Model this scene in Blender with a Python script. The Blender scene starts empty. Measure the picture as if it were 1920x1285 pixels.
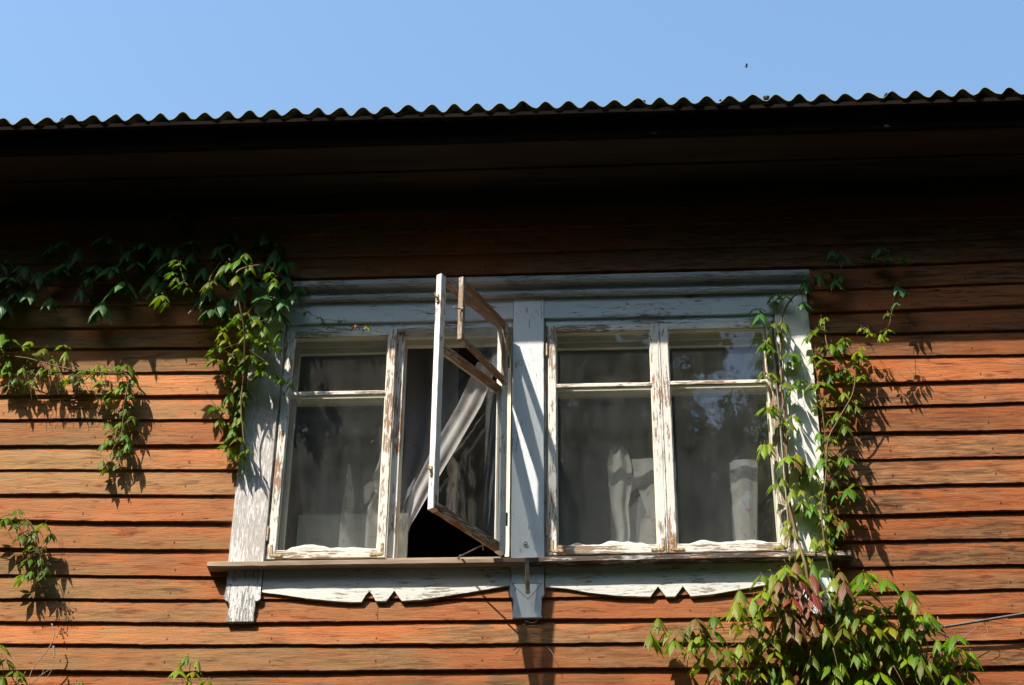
import bpy, bmesh, math, random
from mathutils import Vector, Matrix, noise
random.seed(11)
S = bpy.context.scene
# ------------------------------------------------------------------ camera
F_PX = 3456.0; CAM = Vector((2.34663, -10.1968, -6.6325)); YAW = -0.05835; PITCH = 0.58276; ROLL = 0.01073
fw = Vector((math.sin(YAW)*math.cos(PITCH), math.cos(YAW)*math.cos(PITCH), math.sin(PITCH)))
rt = Vector((math.cos(YAW), -math.sin(YAW), 0)); up = rt.cross(fw)
rr = rt*math.cos(ROLL)+up*math.sin(ROLL); uu = -rt*math.sin(ROLL)+up*math.cos(ROLL)
cd = bpy.data.cameras.new('camera'); cam = bpy.data.objects.new('camera', cd); S.collection.objects.link(cam)
cd.sensor_width = 36; cd.lens = F_PX/1920*36; cd.clip_start = 0.1; cd.clip_end = 3000
m = Matrix((rr, uu, -fw)).transposed().to_4x4(); m.translation = CAM; cam.matrix_world = m
S.camera = cam
# ------------------------------------------------------------------ light
SUN = Vector((1.08, 1.0, -2.07)).normalized()          # direction the light travels
elev = math.asin(-SUN.z); az = math.atan2(-SUN.x, -SUN.y)
w = bpy.data.worlds.new('World'); S.world = w; w.use_nodes = True
nt = w.node_tree; bg = nt.nodes['Background']; sky = nt.nodes.new('ShaderNodeTexSky')
sky.sky_type = 'NISHITA'; sky.sun_disc = False; sky.sun_elevation = elev; sky.sun_rotation = az
sky.air_density = 1.0; sky.dust_density = 1.4; sky.ozone_density = .7
bg.inputs[1].default_value = 0.15; tn = nt.nodes.new('ShaderNodeMix'); tn.data_type = 'RGBA'; tn.blend_type = 'MULTIPLY'; tn.inputs[0].default_value = 1
tn.inputs[7].default_value = (.90, 1.02, .99, 1); nt.links.new(sky.outputs[0], tn.inputs[6]); nt.links.new(tn.outputs[2], bg.inputs[0])
sl = bpy.data.lights.new('sun', 'SUN'); sl.energy = 4.1; sl.angle = math.radians(0.53); sl.color = (1, .90, .77)
so = bpy.data.objects.new('sun', sl); S.collection.objects.link(so)
so.rotation_euler = SUN.to_track_quat('-Z', 'Y').to_euler(); so.location = (-8, -9, 18)
S.view_settings.view_transform = 'Standard'; S.view_settings.look = 'None'
S.view_settings.exposure = 1.08; S.view_settings.gamma = 1
S.render.engine = 'CYCLES'
S.cycles.transparent_max_bounces = 24; S.cycles.max_bounces = 8

GROUND = -8.25
def at(px, py, Y=0.0):
    """where the sight line through a point of the photograph meets the plane y = Y"""
    d = rr*((px-960)/F_PX) - uu*((py-642.5)/F_PX) + fw
    return CAM + d*((Y-CAM.y)/d.y)
def nz(x, y=0., z=0.): return noise.noise(Vector((x, y, z)))

# ------------------------------------------------------------------ materials
def newmat(name):
    mt = bpy.data.materials.new(name); mt.use_nodes = True
    n = mt.node_tree; b = n.nodes['Principled BSDF']; return mt, n, b
class NT:
    def __init__(s, n): s.n = n
    def add(s, t, **k):
        x = s.n.nodes.new(t)
        for a, v in k.items(): setattr(x, a, v)
        return x
    def link(s, a, b): s.n.links.new(a, b)
    def coord(s, kind='Object', scale=(1, 1, 1), rot=(0, 0, 0), loc=(0, 0, 0)):
        tc = s.add('ShaderNodeTexCoord'); mp = s.add('ShaderNodeMapping')
        mp.inputs['Scale'].default_value = scale; mp.inputs['Rotation'].default_value = rot; mp.inputs['Location'].default_value = loc
        s.link(tc.outputs[kind], mp.inputs[0]); return mp.outputs[0]
    def noise(s, vec, scale, detail=4, rough=.55, dist=0., out=0):
        x = s.add('ShaderNodeTexNoise'); x.inputs['Scale'].default_value = scale; x.inputs['Detail'].default_value = detail
        x.inputs['Roughness'].default_value = rough; x.inputs['Distortion'].default_value = dist
        s.link(vec, x.inputs['Vector']); return x.outputs[out]
    def ramp(s, fac, stops, interp='LINEAR'):
        x = s.add('ShaderNodeValToRGB'); x.color_ramp.interpolation = interp
        e = x.color_ramp.elements
        while len(e) < len(stops): e.new(.5)
        for q, (p, c) in zip(e, stops):
            q.position = p; q.color = (c, c, c, 1) if isinstance(c, (int, float)) else (*c, 1)
        s.link(fac, x.inputs[0]); return x.outputs[0]
    def mix(s, fac, a, b, mode='MIX'):
        x = s.add('ShaderNodeMix', data_type='RGBA', blend_type=mode)
        for i, v in ((0, fac), (6, a), (7, b)):
            if isinstance(v, (int, float)): x.inputs[i].default_value = v
            elif isinstance(v, tuple): x.inputs[i].default_value = (*v, 1)
            else: s.link(v, x.inputs[i])
        return x.outputs[2]
    def math(s, op, a, b=0., clamp=False):
        x = s.add('ShaderNodeMath', operation=op); x.use_clamp = clamp
        for i, v in ((0, a), (1, b)):
            if isinstance(v, (int, float)): x.inputs[i].default_value = v
            else: s.link(v, x.inputs[i])
        return x.outputs[0]
    def bump(s, h, strength, dist, b, prev=None):
        x = s.add('ShaderNodeBump'); x.inputs['Strength'].default_value = strength; x.inputs['Distance'].default_value = dist
        s.link(h, x.inputs['Height'])
        if prev is not None: s.link(prev, x.inputs['Normal'])
        if b is not None: s.link(x.outputs[0], b.inputs['Normal'])
        return x.outputs[0]

def paint(name, along='z', wear=.5, col=(.74, .76, .76), wood=(.23, .17, .12), under=(.33, .15, .075), undershare=.35, fine=.5, grey=.35, rough=.55, seed=0.):
    """old oil paint flaking off grained wood"""
    mt, n, b = newmat(name); t = NT(n)
    st = {'z': (1, 1, .12), 'x': (.12, 1, 1), 'y': (1, .12, 1)}[along]
    vec = t.coord('Object', scale=st, loc=(seed, seed*.7, seed*1.3)); iso = t.coord('Object', loc=(seed, seed, seed))
    big = t.noise(iso, 2.6, 3, .6); flake = t.noise(vec, 80, 6, .7, .25); hair = t.noise(vec, 120, 4, .7); grain = t.noise(vec, 260, 2, .5)
    s1 = t.math('ADD', t.math('MULTIPLY', flake, .62), t.math('MULTIPLY', hair, .38*fine))
    s1 = t.math('ADD', s1, t.math('MULTIPLY', t.math('SUBTRACT', big, .5), .42))
    c = .62*.5 + .38*fine*.5
    thr = c - .095 + .14*wear
    mask = t.ramp(s1, [(max(0, thr-.012), 1.), (min(1, thr+.012), 0.)])         # 1 = paint gone
    woodc = t.mix(grain, tuple(x*.55 for x in wood), tuple(x*1.5 for x in wood))
    um = t.ramp(t.noise(iso, 7, 3, .6), [(.5-.22*undershare*1.6+.02, 1.), (.5-.22*undershare*1.6+.10, 0.)]) if undershare > 0 else None
    if um is not None:
        um2 = t.ramp(t.noise(vec, 21, 4, .6), [(.62-.3*undershare, 0.), (.68-.3*undershare, 1.)])
        woodc = t.mix(um2, woodc, under)
    dirt = t.ramp(t.noise(vec, 9, 5, .65), [(.35, 0.), (.75, 1.)])
    pc = t.mix(t.math('MULTIPLY', dirt, grey), col, tuple(x*.62 for x in col))
    pc = t.mix(t.math('MULTIPLY', t.ramp(t.noise(iso, 55, 3, .7), [(.63, 0.), (.72, 1.)]), .45), pc, (.2, .17, .13))
    t.link(t.mix(mask, pc, woodc), b.inputs['Base Color'])
    t.link(t.math('ADD', t.math('MULTIPLY', mask, .3), rough), b.inputs['Roughness'])
    inv = t.math('SUBTRACT', 1., mask)
    h = t.math('ADD', inv, t.math('MULTIPLY', grain, .55)); h = t.math('ADD', h, t.math('MULTIPLY', flake, .8))
    t.bump(h, .6, .0038, b)
    return mt

def siding_mat():
    mt, n, b = newmat('ochre_siding_paint'); t = NT(n)
    at_ = t.add('ShaderNodeAttribute', attribute_name='board'); sep = t.add('ShaderNodeSeparateColor'); t.link(at_.outputs['Color'], sep.inputs[0])
    rnd, rnd2, v = sep.outputs[0], sep.outputs[1], sep.outputs[2]
    tc = t.add('ShaderNodeTexCoord'); cx = t.add('ShaderNodeSeparateXYZ'); t.link(tc.outputs['Object'], cx.inputs[0])
    X = cx.outputs[0]; Z = cx.outputs[2]
    cb = t.add('ShaderNodeCombineXYZ'); t.link(X, cb.inputs[0]); t.link(t.math('MULTIPLY', rnd, 37.), cb.inputs[1]); t.link(Z, cb.inputs[2])
    def st(sx, sz, off=0.):
        mp = t.add('ShaderNodeMapping'); mp.inputs['Scale'].default_value = (sx, 1, sz); mp.inputs['Location'].default_value = (off, off, off); t.link(cb.outputs[0], mp.inputs[0]); return mp.outputs[0]
    streak = t.noise(st(1.5, 10), 1.6, 7, .68, 1.1)
    streak2 = t.noise(st(2.8, 24, 5), 1.5, 6, .68, .9)
    fine = t.noise(st(8, 110, 2), 1.2, 4, .6)
    blotch = t.noise(st(1.8, 4, 8), 1.3, 4, .6)
    grainy = t.noise(st(40, 60, 3), 3., 3, .7)
    paintc = t.mix(t.ramp(blotch, [(.3, 0.), (.7, 1.)]), (.45, .125, .038), (.62, .215, .078))
    ox = t.ramp(t.math('MULTIPLY', t.math('ADD', X, 2.), .125), [(.15, 0.), (.75, 1.)])
    paintc = t.mix(t.math('MULTIPLY', ox, .50), paintc, (.25, .070, .022))
    paintc = t.mix(t.math('MULTIPLY', rnd2, .55), paintc, (.24, .060, .018))
    # weathering grows towards the exposed lower half of each board
    low = t.ramp(v, [(.0, .19), (.35, .15), (.62, .03), (1., -.10)])
    weath = t.math('ADD', streak, t.math('SUBTRACT', low, .0))
    weath = t.math('ADD', weath, t.math('MULTIPLY', t.math('SUBTRACT', rnd2, .5), .10)); weath = t.math('ADD', weath, t.math('MULTIPLY', t.math('SUBTRACT', 1., ox), .035))
    wm = t.ramp(weath, [(.44, 0.), (.57, .95)])
    wm = t.math('MULTIPLY', wm, t.ramp(t.noise(st(.7, 1.6, 17), 1.2, 3, .6), [(.36, .25), (.60, 1.)]))
    bare = t.mix(t.ramp(streak2, [(.40, 0.), (.60, 1.)]), (.075, .038, .021), (.27, .140, .065))
    bare = t.mix(t.math('MULTIPLY', t.math('SUBTRACT', 1., ox), .45), bare, (.40, .25, .105))
    c = t.mix(wm, paintc, bare)
    dark = t.ramp(t.math('ADD', t.math('MULTIPLY', streak2, .6), t.math('MULTIPLY', streak, .4)), [(.34, 1.), (.46, 0.)])
    c = t.mix(t.math('MULTIPLY', dark, .8), c, (.055, .022, .012))
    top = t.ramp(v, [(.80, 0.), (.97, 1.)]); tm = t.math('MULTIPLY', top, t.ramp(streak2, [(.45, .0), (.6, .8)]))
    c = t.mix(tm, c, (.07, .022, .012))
    c = t.mix(t.ramp(fine, [(.62, 0.), (.74, .5)]), c, (.62, .26, .08))
    c = t.mix(t.ramp(fine, [(.28, .5), (.40, 0.)]), c, (.16, .06, .024))
    # drying cracks
    cr = t.noise(st(.55, 26, 11), 1.1, 2, .4, .5); crk = t.ramp(cr, [(.492, 0.), (.4985, 1.), (.503, 1.), (.509, 0.)])
    crk = t.math('MULTIPLY', crk, t.ramp(t.noise(st(1.1, 3, 20), 1.0, 2), [(.55, 0.), (.62, 1.)]))
    c = t.mix(crk, c, (.03, .014, .01))
    # knots
    vo = t.add('ShaderNodeTexVoronoi', feature='F1'); vo.inputs['Scale'].default_value = 1.; t.link(st(2.1, 5.2, 3), vo.inputs['Vector'])
    kn = t.ramp(vo.outputs['Distance'], [(.035, 1.), (.075, .35), (.11, 0.)])
    c = t.mix(t.math('MULTIPLY', kn, .75), c, (.13, .035, .015))
    c = t.mix(1., c, t.ramp(t.math('FRACT', t.math('MULTIPLY', rnd, 7.31)), [(0., .80), (1., 1.36)]), 'MULTIPLY')
    spots = t.ramp(t.noise(st(9, 26, 14), 1.3, 3, .7), [(.66, 0.), (.74, .8)]); c = t.mix(spots, c, (.045, .018, .010))
    scuff = t.ramp(t.noise(st(2.2, 9, 31), 1.2, 5, .75, .8), [(.68, 0.), (.74, .6)]); c = t.mix(scuff, c, (.72, .40, .24))
    nx_ = t.math('MULTIPLY', t.math('ABSOLUTE', t.math('SUBTRACT', t.math('FRACT', t.math('ADD', t.math('DIVIDE', X, .64), t.math('MULTIPLY', rnd, .06))), .5)), .64)
    nv_ = t.math('MULTIPLY', t.math('ABSOLUTE', t.math('SUBTRACT', v, t.math('ADD', .2, t.math('MULTIPLY', rnd2, .12)))), .17)
    nd = t.math('ADD', t.math('MULTIPLY', nx_, nx_), t.math('MULTIPLY', t.math('MULTIPLY', nv_, nv_), .45)); nd = t.math('SQRT', nd)
    c = t.mix(t.ramp(nd, [(.0032, 1.), (.0055, 0.)]), c, (.03, .015, .010))
    t.link(c, b.inputs['Base Color']); b.inputs['Roughness'].default_value = .72
    b.inputs['Specular IOR Level'].default_value = .10
    h = t.math('ADD', t.math('MULTIPLY', fine, 1.), t.math('MULTIPLY', streak2, 1.1)); h = t.math('SUBTRACT', h, t.math('MULTIPLY', crk, 1.5))
    h = t.math('ADD', h, t.math('MULTIPLY', grainy, .35))
    h = t.math('ADD', h, t.math('MULTIPLY', blotch, .9))
    t.bump(h, .55, .0048, b)
    return mt

def simple(name, c1, c2=None, rough=.7, scale=20, bump=.2, stretch=(1, 1, 1), metal=0., dist=.002, lo=.35, hi=.65):
    mt, n, b = newmat(name); t = NT(n); vec = t.coord('Object', scale=stretch)
    f = t.noise(vec, scale, 5, .6); t.link(t.mix(t.ramp(f, [(lo, 0.), (hi, 1.)]), c1, c2 or tuple(x*.6 for x in c1)), b.inputs['Base Color'])
    b.inputs['Roughness'].default_value = rough; b.inputs['Metallic'].default_value = metal
    if bump: t.bump(f, bump, dist, b)
    return mt

def glass_mat(name, dirt=.05, ior=1.5, warp=.0):
    mt, n, b = newmat(name); t = NT(n); n.nodes.remove(b); out = n.nodes['Material Output']
    ge = t.add('ShaderNodeNewGeometry'); dp = t.add('ShaderNodeVectorMath', operation='DOT_PRODUCT'); t.link(ge.outputs['Incoming'], dp.inputs[0]); t.link(ge.outputs['Normal'], dp.inputs[1])
    fz = t.math('POWER', t.math('SUBTRACT', 1., t.math('ABSOLUTE', dp.outputs['Value']), True), 5.); fz = t.math('ADD', t.math('MULTIPLY', fz, .92), .04)
    tr = t.add('ShaderNodeBsdfTransparent'); tr.inputs[0].default_value = (.93, .95, .94, 1)
    gl = t.add('ShaderNodeBsdfGlossy'); gl.inputs['Roughness'].default_value = .015
    bp = t.add('ShaderNodeBump'); bp.inputs['Strength'].default_value = .12; bp.inputs['Distance'].default_value = .01
    t.link(t.noise(t.coord('Object'), 5, 2, .5), bp.inputs['Height']); t.link(bp.outputs[0], gl.inputs['Normal'])
    mx = t.add('ShaderNodeMixShader'); t.link(t.math('MULTIPLY', fz, 1.7, True), mx.inputs[0]); t.link(tr.outputs[0], mx.inputs[1]); t.link(gl.outputs[0], mx.inputs[2])
    df = t.add('ShaderNodeBsdfDiffuse'); df.inputs[0].default_value = (.5, .5, .48, 1)
    dn = t.ramp(t.noise(t.coord('Object', scale=(1, 1, .5)), 9, 6, .7), [(.35, dirt*.4), (.8, dirt*1.8)])
    dn = t.math('MULTIPLY', dn, t.math('DIVIDE', .62, t.math('ADD', t.math('ABSOLUTE', dp.outputs['Value']), .07)))
    sp = t.ramp(t.noise(t.coord('Object'), 160, 2, .6), [(.70, 0.), (.76, .45)])
    mx2 = t.add('ShaderNodeMixShader'); t.link(t.math('ADD', dn, sp, True), mx2.inputs[0]); t.link(mx.outputs[0], mx2.inputs[1]); t.link(df.outputs[0], mx2.inputs[2])
    t.link(mx2.outputs[0], out.inputs[0]); return mt

def tulle_mat(name, alpha=.5, col=(.74, .77, .83)):
    mt, n, b = newmat(name); t = NT(n); n.nodes.remove(b); out = n.nodes['Material Output']
    fl = t.ramp(t.noise(t.coord('Object'), 7.5, 5, .65, 1.6), [(.53, 0.), (.6, 1.)])
    fl2 = t.ramp(t.noise(t.coord('Object'), 17, 3, .6, 2.), [(.5, 0.), (.58, 1.)]); fl = t.math('MULTIPLY', fl, fl2)
    cc = t.mix(t.math('MULTIPLY', fl, .7), col, (.45, .22, .25))
    tr = t.add('ShaderNodeBsdfTransparent'); df = t.add('ShaderNodeBsdfDiffuse'); tl = t.add('ShaderNodeBsdfTranslucent')
    t.link(cc, df.inputs[0]); t.link(cc, tl.inputs[0])
    m1 = t.add('ShaderNodeMixShader'); m1.inputs[0].default_value = .35; t.link(df.outputs[0], m1.inputs[1]); t.link(tl.outputs[0], m1.inputs[2])
    wv = t.noise(t.coord('Object'), 300, 1, .5)
    a = t.math('ADD', t.math('MULTIPLY', fl, .18), alpha-.05); a = t.math('ADD', a, t.math('MULTIPLY', wv, .1), True)
    m2 = t.add('ShaderNodeMixShader'); t.link(a, m2.inputs[0]); t.link(tr.outputs[0], m2.inputs[1]); t.link(m1.outputs[0], m2.inputs[2])
    t.link(m2.outputs[0], out.inputs[0]); return mt

def leaf_mat(name, trans=.35, rough=.38):
    mt, n, b = newmat(name); t = NT(n); out = n.nodes['Material Output']
    a = t.add('ShaderNodeAttribute', attribute_name='tint')
    f = t.noise(t.coord('Object'), 60, 3, .6); col = t.mix(t.math('MULTIPLY', f, .3), a.outputs['Color'], (.02, .05, .0))
    uvn = t.add('ShaderNodeUVMap'); uvn.uv_map = 'uv'; sp = t.add('ShaderNodeSeparateXYZ'); t.link(uvn.outputs[0], sp.inputs[0])
    vein = t.ramp(t.math('ABSOLUTE', t.math('SUBTRACT', sp.outputs[0], .5)), [(.02, 1.), (.07, 0.)])
    side = t.math('SINE', t.math('MULTIPLY', t.math('SUBTRACT', sp.outputs[1], t.math('MULTIPLY', t.math('ABSOLUTE', t.math('SUBTRACT', sp.outputs[0], .5)), .7)), 42.))
    col = t.mix(t.math('MULTIPLY', vein, .3), col, (.22, .30, .05))
    t.link(col, b.inputs['Base Color']); b.inputs['Roughness'].default_value = rough; b.inputs['Specular IOR Level'].default_value = .28
    t.bump(side, .35, .0015, b)
    tl = t.add('ShaderNodeBsdfTranslucent'); t.link(t.mix(.25, col, (.25, .5, .01)), tl.inputs[0])
    mx = t.add('ShaderNodeMixShader'); mx.inputs[0].default_value = trans; t.link(b.outputs[0], mx.inputs[1]); t.link(tl.outputs[0], mx.inputs[2])
    t.link(mx.outputs[0], out.inputs[0]); return mt

M = {}
M['siding'] = siding_mat()
M['casing_left'] = paint('weathered_casing_paint', 'z', .80, wood=(.55, .51, .475), undershare=0., fine=1.2, seed=3, col=(.80, .80, .80))
M['casing'] = paint('white_casing_paint', 'z', .0, undershare=0., wood=(.34, .29, .24), seed=7, col=(.80, .87, .92), grey=.25)
M['casing_right'] = paint('white_casing_paint_right', 'z', .02, undershare=0., wood=(.46, .42, .38), seed=9, col=(.86, .86, .85), grey=.2)
M['header'] = paint('white_header_paint', 'x', -.1, undershare=.0, wood=(.26, .24, .22), seed=2, col=(.60, .69, .75))
M['header2'] = paint('peeling_header_paint', 'x', .10, undershare=.0, wood=(.22, .19, .17), seed=5, col=(.60, .69, .74), fine=1.3)
M['cornice'] = paint('weathered_cornice_paint', 'x', .30, undershare=.0, wood=(.20, .19, .175), seed=4, col=(.40, .43, .43), fine=1.3)
M['apron'] = paint('white_apron_paint', 'x', -.02, undershare=0., wood=(.36, .32, .25), seed=8, col=(.80, .82, .78), fine=1.2)
M['bracket'] = paint('flaking_bracket_paint', 'z', .62, undershare=0., wood=(.30, .29, .28), seed=1, col=(.82, .83, .83), fine=1.2)
M['sash'] = paint('peeling_sash_paint', 'z', .48, undershare=.5, wood=(.36, .28, .20), seed=6, col=(.84, .84, .79), under=(.40,.21,.12))
M['sash_rail'] = paint('peeling_sash_rail_paint', 'x', .45, undershare=.3, wood=(.30, .24, .17), seed=12, col=(.82, .80, .73), under=(.36,.2,.12))
M['open_stile'] = paint('open_sash_paint', 'z', .18, undershare=.5, wood=(.30, .21, .14), seed=16, col=(.86, .86, .83))
M['bare_rail'] = paint('bare_open_rail', 'x', .92, undershare=.6, wood=(.20, .13, .07), seed=13, col=(.55, .52, .45))
M['frame'] = paint('shaded_frame_paint', 'z', .60, undershare=.2, wood=(.17, .14, .12), seed=14, col=(.36, .37, .37))  # jamb colour darkened to carry the shade cast by the open sash
M['cream'] = simple('cream_inner_paint', (.85, .81, .68), (.78, .74, .6), .5, 9, .1)
M['sill'] = simple('weathered_sill_wood', (.46, .36, .25), (.22, .165, .12), .85, 14, .6, (.12, 1, 1))
M['sill_right'] = paint('peeling_sill_paint', 'x', 1.05, undershare=.15, wood=(.085, .062, .05), seed=15, col=(.60, .58, .55))
M['glass'] = glass_mat('old_window_glass', .065)
M['glass_in'] = glass_mat('inner_window_glass', .03)
M['tulle'] = tulle_mat('floral_tulle', .38)
M['tulle_dense'] = tulle_mat('gathered_tulle', .52, (.90, .88, .89))
M['cotton'] = simple('cotton_wool', (.86, .86, .84), (.72, .72, .70), .95, 40, .4)
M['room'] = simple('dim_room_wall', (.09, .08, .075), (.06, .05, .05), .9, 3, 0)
M['furn'] = simple('painted_board', (.70, .68, .62), (.60, .58, .5), .5, 9, .1)
M['roof'] = simple('mossy_roof_sheet', (.30, .31, .24), (.12, .15, .08), .95, 12, .7, dist=.004)
M['moss'] = simple('dark_moss', (.03, .035, .02), (.015, .018, .01), .95, 40, .5)
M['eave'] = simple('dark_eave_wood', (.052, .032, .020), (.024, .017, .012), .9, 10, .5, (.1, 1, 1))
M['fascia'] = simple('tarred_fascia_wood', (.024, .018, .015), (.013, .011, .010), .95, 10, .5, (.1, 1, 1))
M['fascia'].node_tree.nodes['Principled BSDF'].inputs['Specular IOR Level'].default_value = 0
M['rust'] = simple('rusty_painted_iron', (.55, .44, .26), (.26, .12, .05), .6, 55, .3, lo=.5, hi=.62)
M['iron'] = simple('grey_iron', (.20, .19, .175), (.10, .075, .055), .5, 40, .3, metal=.4)
M['leaf'] = leaf_mat('creeper_leaf', .42, .42)
M['stem'] = simple('creeper_stem', (.22, .10, .05), (.14, .12, .04), .7, 30, .3)
M['berry'] = simple('green_berries', (.16, .22, .05), (.08, .14, .03), .4, 30, 0)
M['twig'] = simple('dry_twig', (.42, .35, .28), (.28, .2, .15), .85, 30, .3)
M['cable'] = simple('grey_cable', (.17, .17, .18), (.12, .12, .12), .45, 30, .05)
M['bark'] = simple('tree_bark', (.10, .08, .06), (.05, .04, .03), .95, 8, .5)
M['treeleaf'] = leaf_mat('tree_leaf', .15, .6)
M['ground'] = simple('grassy_ground', (.018, .026, .010), (.030, .026, .018), .95, 2.5, .5, dist=.02)
M['bird'] = simple('dark_feathers', (.03, .03, .03), None, .8, 20, 0)

# ------------------------------------------------------------------ mesh helpers
def link(name, me, mat=None, parent=None, smooth=False):
    o = bpy.data.objects.new(name, me); S.collection.objects.link(o)
    if mat is not None:
        for q in (mat if isinstance(mat, list) else [mat]): me.materials.append(q)
    if parent is not None: o.parent = parent
    if smooth:
        for p in me.polygons: p.use_smooth = True
    return o
def tag(o, label=None, cat=None, group=None, kind=None):
    for k, v in (('label', label), ('category', cat), ('group', group), ('kind', kind)):
        if v: o[k] = v
    return o
def empty(name, loc=(0, 0, 0), parent=None):
    o = bpy.data.objects.new(name, None); S.collection.objects.link(o); o.location = loc; o.empty_display_size = .1
    if parent: o.parent = parent
    return o
class G:
    def __init__(s): s.v = []; s.f = []; s.mi = []
    def obj(s, name, mat, parent=None, smooth=False):
        me = bpy.data.meshes.new(name); me.from_pydata(s.v, [], s.f); me.update()
        if any(s.mi):
            for p, i in zip(me.polygons, s.mi): p.material_index = i
        bm = bmesh.new(); bm.from_mesh(me); bmesh.ops.recalc_face_normals(bm, faces=bm.faces); bm.to_mesh(me); bm.free()
        return link(name, me, mat, parent, smooth)
    def beam(s, a, b, w, t, wdir=(1, 0, 0), ch=.003, seg=None, wob=.0012, mi=0, seed=None):
        """board from a to b, width w along wdir, thickness t across; chamfered, slightly irregular"""
        a = Vector(a); b = Vector(b); ax = (b-a); L = ax.length; ax.normalize()
        u = Vector(wdir); u = (u - ax*u.dot(ax)).normalized(); n = ax.cross(u).normalized()
        seg = seg or max(1, int(L/.05)); seed = random.uniform(0, 90) if seed is None else seed
        prof = [(-w/2+ch, -t/2), (w/2-ch, -t/2), (w/2, -t/2+ch), (w/2, t/2-ch), (w/2-ch, t/2), (-w/2+ch, t/2), (-w/2, t/2-ch), (-w/2, -t/2+ch)]
        base = len(s.v)
        for i in range(seg+1):
            k = i/seg; c = a.lerp(b, k); e = L*k
            for j, (p, q) in enumerate(prof):
                j2 = wob*(nz(e*9+seed, j*.8, 1)+.7*nz(e*40+seed, j*2.3, 3)); j3 = wob*.8*nz(e*11+seed, j*.9, 7)
                s.v.append(c + u*(p+j2) + n*(q+j3))
        for i in range(seg):
            for j in range(8):
                j2 = (j+1) % 8; A = base+i*8
                s.f.append((A+j, A+j2, A+8+j2, A+8+j)); s.mi.append(mi)
        s.f.append(tuple(base+j for j in range(8))); s.mi.append(mi)
        s.f.append(tuple(base+seg*8+j for j in reversed(range(8)))); s.mi.append(mi)
    def box(s, x0, x1, y0, y1, z0, z1, mi=0):
        """a board lying along its longest side"""
        d = (x1-x0, y1-y0, z1-z0); k = d.index(max(d)); c = ((x0+x1)/2, (y0+y1)/2, (z0+z1)/2)
        ch = min(.003, min(d)*.25)
        if k == 0: s.beam((x0, c[1], c[2]), (x1, c[1], c[2]), d[2], d[1], (0, 0, 1), ch, mi=mi)
        elif k == 2: s.beam((c[0], c[1], z0), (c[0], c[1], z1), d[0], d[1], (1, 0, 0), ch, mi=mi)
        else: s.beam((c[0], y0, c[2]), (c[0], y1, c[2]), d[0], d[2], (1, 0, 0), ch, mi=mi)
    def tube(s, pts, r, sides=6, mi=0, r2=None):
        pts = [Vector(p) for p in pts]; base = len(s.v); n = len(pts)
        for i, p in enumerate(pts):
            d = (pts[min(i+1, n-1)]-pts[max(i-1, 0)]).normalized()
            u = d.cross(Vector((.13, 1, .21))).normalized(); q = d.cross(u)
            R = r if r2 is None else r+(r2-r)*i/(n-1)
            for j in range(sides):
                a = 2*math.pi*j/sides; s.v.append(p+u*math.cos(a)*R+q*math.sin(a)*R)
        for i in range(n-1):
            for j in range(sides):
                j2 = (j+1) % sides; A = base+i*sides; s.f.append((A+j, A+j2, A+sides+j2, A+sides+j)); s.mi.append(mi)
        s.f.append(tuple(base+j for j in range(sides))); s.f.append(tuple(base+(n-1)*sides+j for j in range(sides))); s.mi += [mi, mi]
    def ball(s, c, r, mi=0):
        c = Vector(c); base = len(s.v); R, Q = 4, 6
        s.v.append(c+Vector((0, 0, r)))
        for i in range(1, R):
            a = math.pi*i/R
            for j in range(Q): b = 2*math.pi*j/Q; s.v.append(c+Vector((math.sin(a)*math.cos(b), math.sin(a)*math.sin(b), math.cos(a)))*r)
        s.v.append(c-Vector((0, 0, r))); e = len(s.v)-1
        for j in range(Q): s.f.append((base, base+1+j, base+1+(j+1) % Q)); s.f.append((e, base+1+(R-2)*Q+(j+1) % Q, base+1+(R-2)*Q+j)); s.mi += [mi, mi]
        for i in range(R-2):
            for j in range(Q):
                a = base+1+i*Q; s.f.append((a+j, a+(j+1) % Q, a+Q+(j+1) % Q, a+Q+j)); s.mi.append(mi)
    def prism(s, poly, y0, y1, mi=0):
        """polygon in x,z with thickness along y"""
        b = len(s.v); n = len(poly)
        for (x, z) in poly: s.v.append(Vector((x, y0, z)))
        for (x, z) in poly: s.v.append(Vector((x, y1, z)))
        s.f.append(tuple(range(b, b+n))); s.f.append(tuple(range(b+2*n-1, b+n-1, -1))); s.mi += [mi, mi]
        for i in range(n):
            j = (i+1) % n; s.f.append((b+i, b+n+i, b+n+j, b+j)); s.mi.append(mi)
def spline(pts, n=8):
    pts = [Vector(p) for p in pts]; P = [2*pts[0]-pts[1]]+pts+[2*pts[-1]-pts[-2]]; out = []
    for i in range(1, len(P)-2):
        for k in range(n):
            t = k/n; a, b, c, d = P[i-1], P[i], P[i+1], P[i+2]
            out.append(.5*((2*b)+(c-a)*t+(2*a-5*b+4*c-d)*t*t+(3*b-a-3*c+d)*t**3))
    out.append(pts[-1]); return out

# ------------------------------------------------------------------ ground
g = G(); N = 24
for i in range(N+1):
    for j in range(N+1):
        x = -400+800*i/N; y = -400+800*j/N; g.v.append(Vector((x, y, GROUND+.25*nz(x*.07, y*.07))))
for i in range(N):
    for j in range(N): a = i*(N+1)+j; g.f.append((a, a+1, a+N+2, a+N+1)); g.mi.append(0)
tag(g.obj('ground', M['ground'], smooth=True), kind='structure')

# ------------------------------------------------------------------ the house
house = tag(empty('wooden_house', (1.8, .04, GROUND)), 'old ochre wooden house clad in horizontal boards under a dark corrugated roof', 'house')
def H(o):                                   # parent while keeping world coordinates
    o.parent = house; o.matrix_parent_inverse = Matrix.Translation((-1.8, -.04, -GROUND)); return o
WX0, WX1 = -4.5, 8.5
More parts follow.
